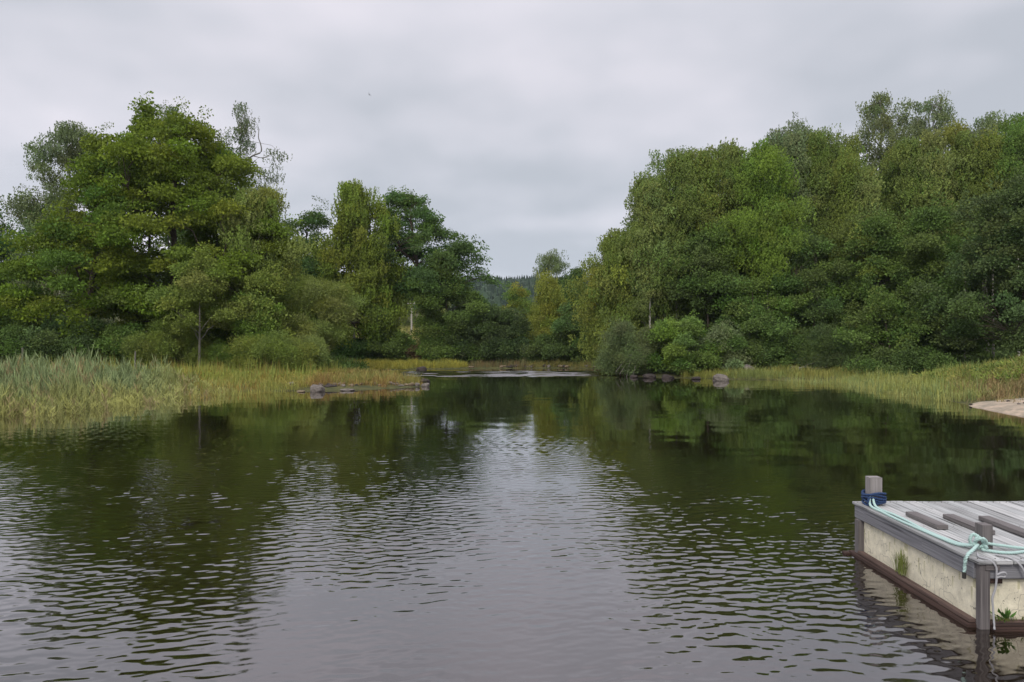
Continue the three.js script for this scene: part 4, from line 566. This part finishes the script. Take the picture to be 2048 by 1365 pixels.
  mesh('knot', cord(local([[3.66, T0 + 0.03, -5.86], [3.70, T0 + 0.09, -5.88], [3.73, T0 + 0.06, -5.93], [3.69, T0 + 0.02, -5.90], [3.67, T0 + 0.08, -5.84], [3.70, T0 + 0.10, -5.80], [3.735, T0 + 0.05, -5.82], [3.70, T0 + 0.01, -5.86], [3.655, T0 + 0.05, -5.90], [3.68, T0 + 0.11, -5.90], [3.72, T0 + 0.08, -5.86], [3.73, T0 + 0.02, -5.80]]), 0.0135, true, null), mint, mr);
  mesh('line', cord(local([[3.70, T0 + 0.02, -5.84], [3.77, T0 + 0.04, -5.875], [3.85, T0 + 0.03, -5.88], [4.1, T0 + 0.005, -5.86], [4.6, T0, -5.9], [5.2, T0, -5.85]]), 0.0125, true, null), mint, mr);
  mesh('line', cord(local([[3.70, T0 + 0.01, -5.82], [3.80, T0, -5.78], [3.90, T0, -5.76], [4.05, T0, -5.80], [4.4, T0, -5.74]]), 0.0125, true, null), mint, mr);
  mesh('tail', cord(local([[3.68, T0 + 0.04, -5.84], [3.60, T0 + 0.03, -5.76], [3.515, T0 - 0.02, -5.72], [3.505, T0 - 0.09, -5.72], [3.50, T0 - 0.14, -5.72]]), 0.014, true, null), mint, mr);
  mesh('whipping', cord(local([[3.50, T0 - 0.135, -5.72], [3.499, T0 - 0.185, -5.72]]), 0.015, false, null), tarred, mr);
  const coil = ropeAt('coiled_rope', 'dark blue rope wound round the taller pale mooring post', null);
  for (let i = 0; i < 6; i++) { const pts = [], y = TOP + 0.022 + i * 0.019 + 0.006 * rr(), e = 0.02 + 0.014 * rr(), tilt = (rr() - 0.5) * 0.03; for (let q = 0; q < 14; q++) { const a = q / 14 * 6.283, c = Math.cos(a), s = Math.sin(a), w = 0.0685 + e, dd = 0.055 + e, sq = 1 / Math.pow(Math.pow(Math.abs(c), 6) + Math.pow(Math.abs(s), 6), 1 / 6); pts.push([3.6735 + c * sq * w, y + tilt * c + 0.012 * Math.sin(a * 2 + i), -7.505 + s * sq * dd]); } mesh('turn', cord(local(pts), 0.0125, true, null, null, true), navy, coil); }
  mesh('tail', cord(local([[3.59, TOP + 0.10, -7.42], [3.565, TOP + 0.06, -7.40], [3.57, TOP + 0.02, -7.40], [3.60, TOP + 0.02, -7.39]]), 0.0125, true, null), navy, coil);
  const g1 = ropeAt('thin_cord', 'thin grey cord with a small loop hanging down the corner post of the dock', null);
  mesh('line', cord(local([[3.62, TOP + 0.014, -5.75], [3.58, TOP + 0.010, -5.66], [3.62, TOP + 0.005, -5.60], [3.648, TOP - 0.03, -5.575], [3.652, TOP - 0.10, -5.57], [3.645, TOP - 0.2, -5.572], [3.625, TOP - 0.27, -5.575], [3.63, TOP - 0.36, -5.575], [3.628, TOP - 0.47, -5.56], [3.62, TOP - 0.50, -5.545]]), 0.0075, false, null), grey, g1);
  mesh('loop', cord(local([[3.652, TOP - 0.095, -5.565], [3.69, TOP - 0.078, -5.565], [3.715, TOP - 0.08, -5.565], [3.722, TOP - 0.098, -5.565], [3.705, TOP - 0.112, -5.565], [3.68, TOP - 0.108, -5.565], [3.65, TOP - 0.118, -5.568]]), 0.0075, false, null), grey, g1);
  const g2 = ropeAt('thin_cord', 'thin grey cord slanting down from the deck edge to the water', null);
  mesh('line', cord(local([[3.74, TOP + 0.012, -5.72], [3.80, TOP + 0.010, -5.63], [3.83, TOP - 0.02, -5.575], [3.88, TOP - 0.13, -5.56], [3.95, TOP - 0.30, -5.55], [4.02, TOP - 0.42, -5.53], [4.1, TOP - 0.55, -5.5]]), 0.008, false, null), grey, g2);
  // ---- plants on the log rail
  const grassTuft = mesh('grass_tuft', tuft(91, 60, 0.26, 0.006, 0.5, 0.055), new THREE.MeshStandardMaterial({ color: lin(0.16, 0.19, 0.035), roughness: 0.8, side: THREE.DoubleSide })); grassTuft.position.set(3.53, 0.076, -6.72); grassTuft.scale.set(0.5, 1, 1.6); grassTuft.userData.kind = 'stuff'; grassTuft.userData.label = 'grass tuft rooted on the float rail of the dock'; grassTuft.userData.category = 'grass';
  const herb = thing('weed', 'small leafy green weed growing at the front foot of the dock', 'weed', null, [3.735, 0.075, -5.605]);
  const wm = new THREE.MeshStandardMaterial({ color: lin(0.07, 0.17, 0.02), roughness: 0.7, side: THREE.DoubleSide });
  const lr = rng(93); for (let i = 0; i < 16; i++) { const pos = [], a = lr() * 6.283, el = 0.3 + lr() * 0.9, dir = new THREE.Vector3(Math.cos(a) * Math.cos(el), Math.sin(el), Math.sin(a) * Math.cos(el) * 0.5 + 0.2).normalize(), side = new THREE.Vector3(0, 1, 0).cross(dir).normalize(); leafInto(pos, null, dir.clone().multiplyScalar(0.01 + 0.05 * lr()), dir, side, 0.05 + 0.04 * lr(), 0.034, 0.006); const g = new THREE.BufferGeometry(); g.setAttribute('position', new THREE.Float32BufferAttribute(pos, 3)); g.computeVertexNormals(); mesh('leaf', g, wm, herb); }
  mesh('stem', tube([new THREE.Vector3(0, -0.02, 0), new THREE.Vector3(0.005, 0.04, 0.004), new THREE.Vector3(0.0, 0.09, 0.01)], 0.004, 0.002, 6, 1), wm, herb);
  for (const [mx, mw] of [[3.68, 0.10], [3.88, 0.06]]) { const moss = mesh('moss', tuft(95 + Math.round(mx * 10), 70, 0.035, 0.006, 0.4, mw), new THREE.MeshStandardMaterial({ color: lin(0.10, 0.12, 0.02), roughness: 1, side: THREE.DoubleSide })); moss.position.set(mx + 0.05, 0.07, -5.61); moss.scale.z = 0.3; moss.userData.kind = 'stuff'; moss.userData.label = 'moss on the front float rail of the dock'; moss.userData.category = 'moss'; }
}

// ------------------------------------------------------------------ damp air towards the hills
scene.fog = new THREE.FogExp2(new THREE.Color(0.80, 0.88, 1.0), 0.00014);

renderer.render(scene, camera);
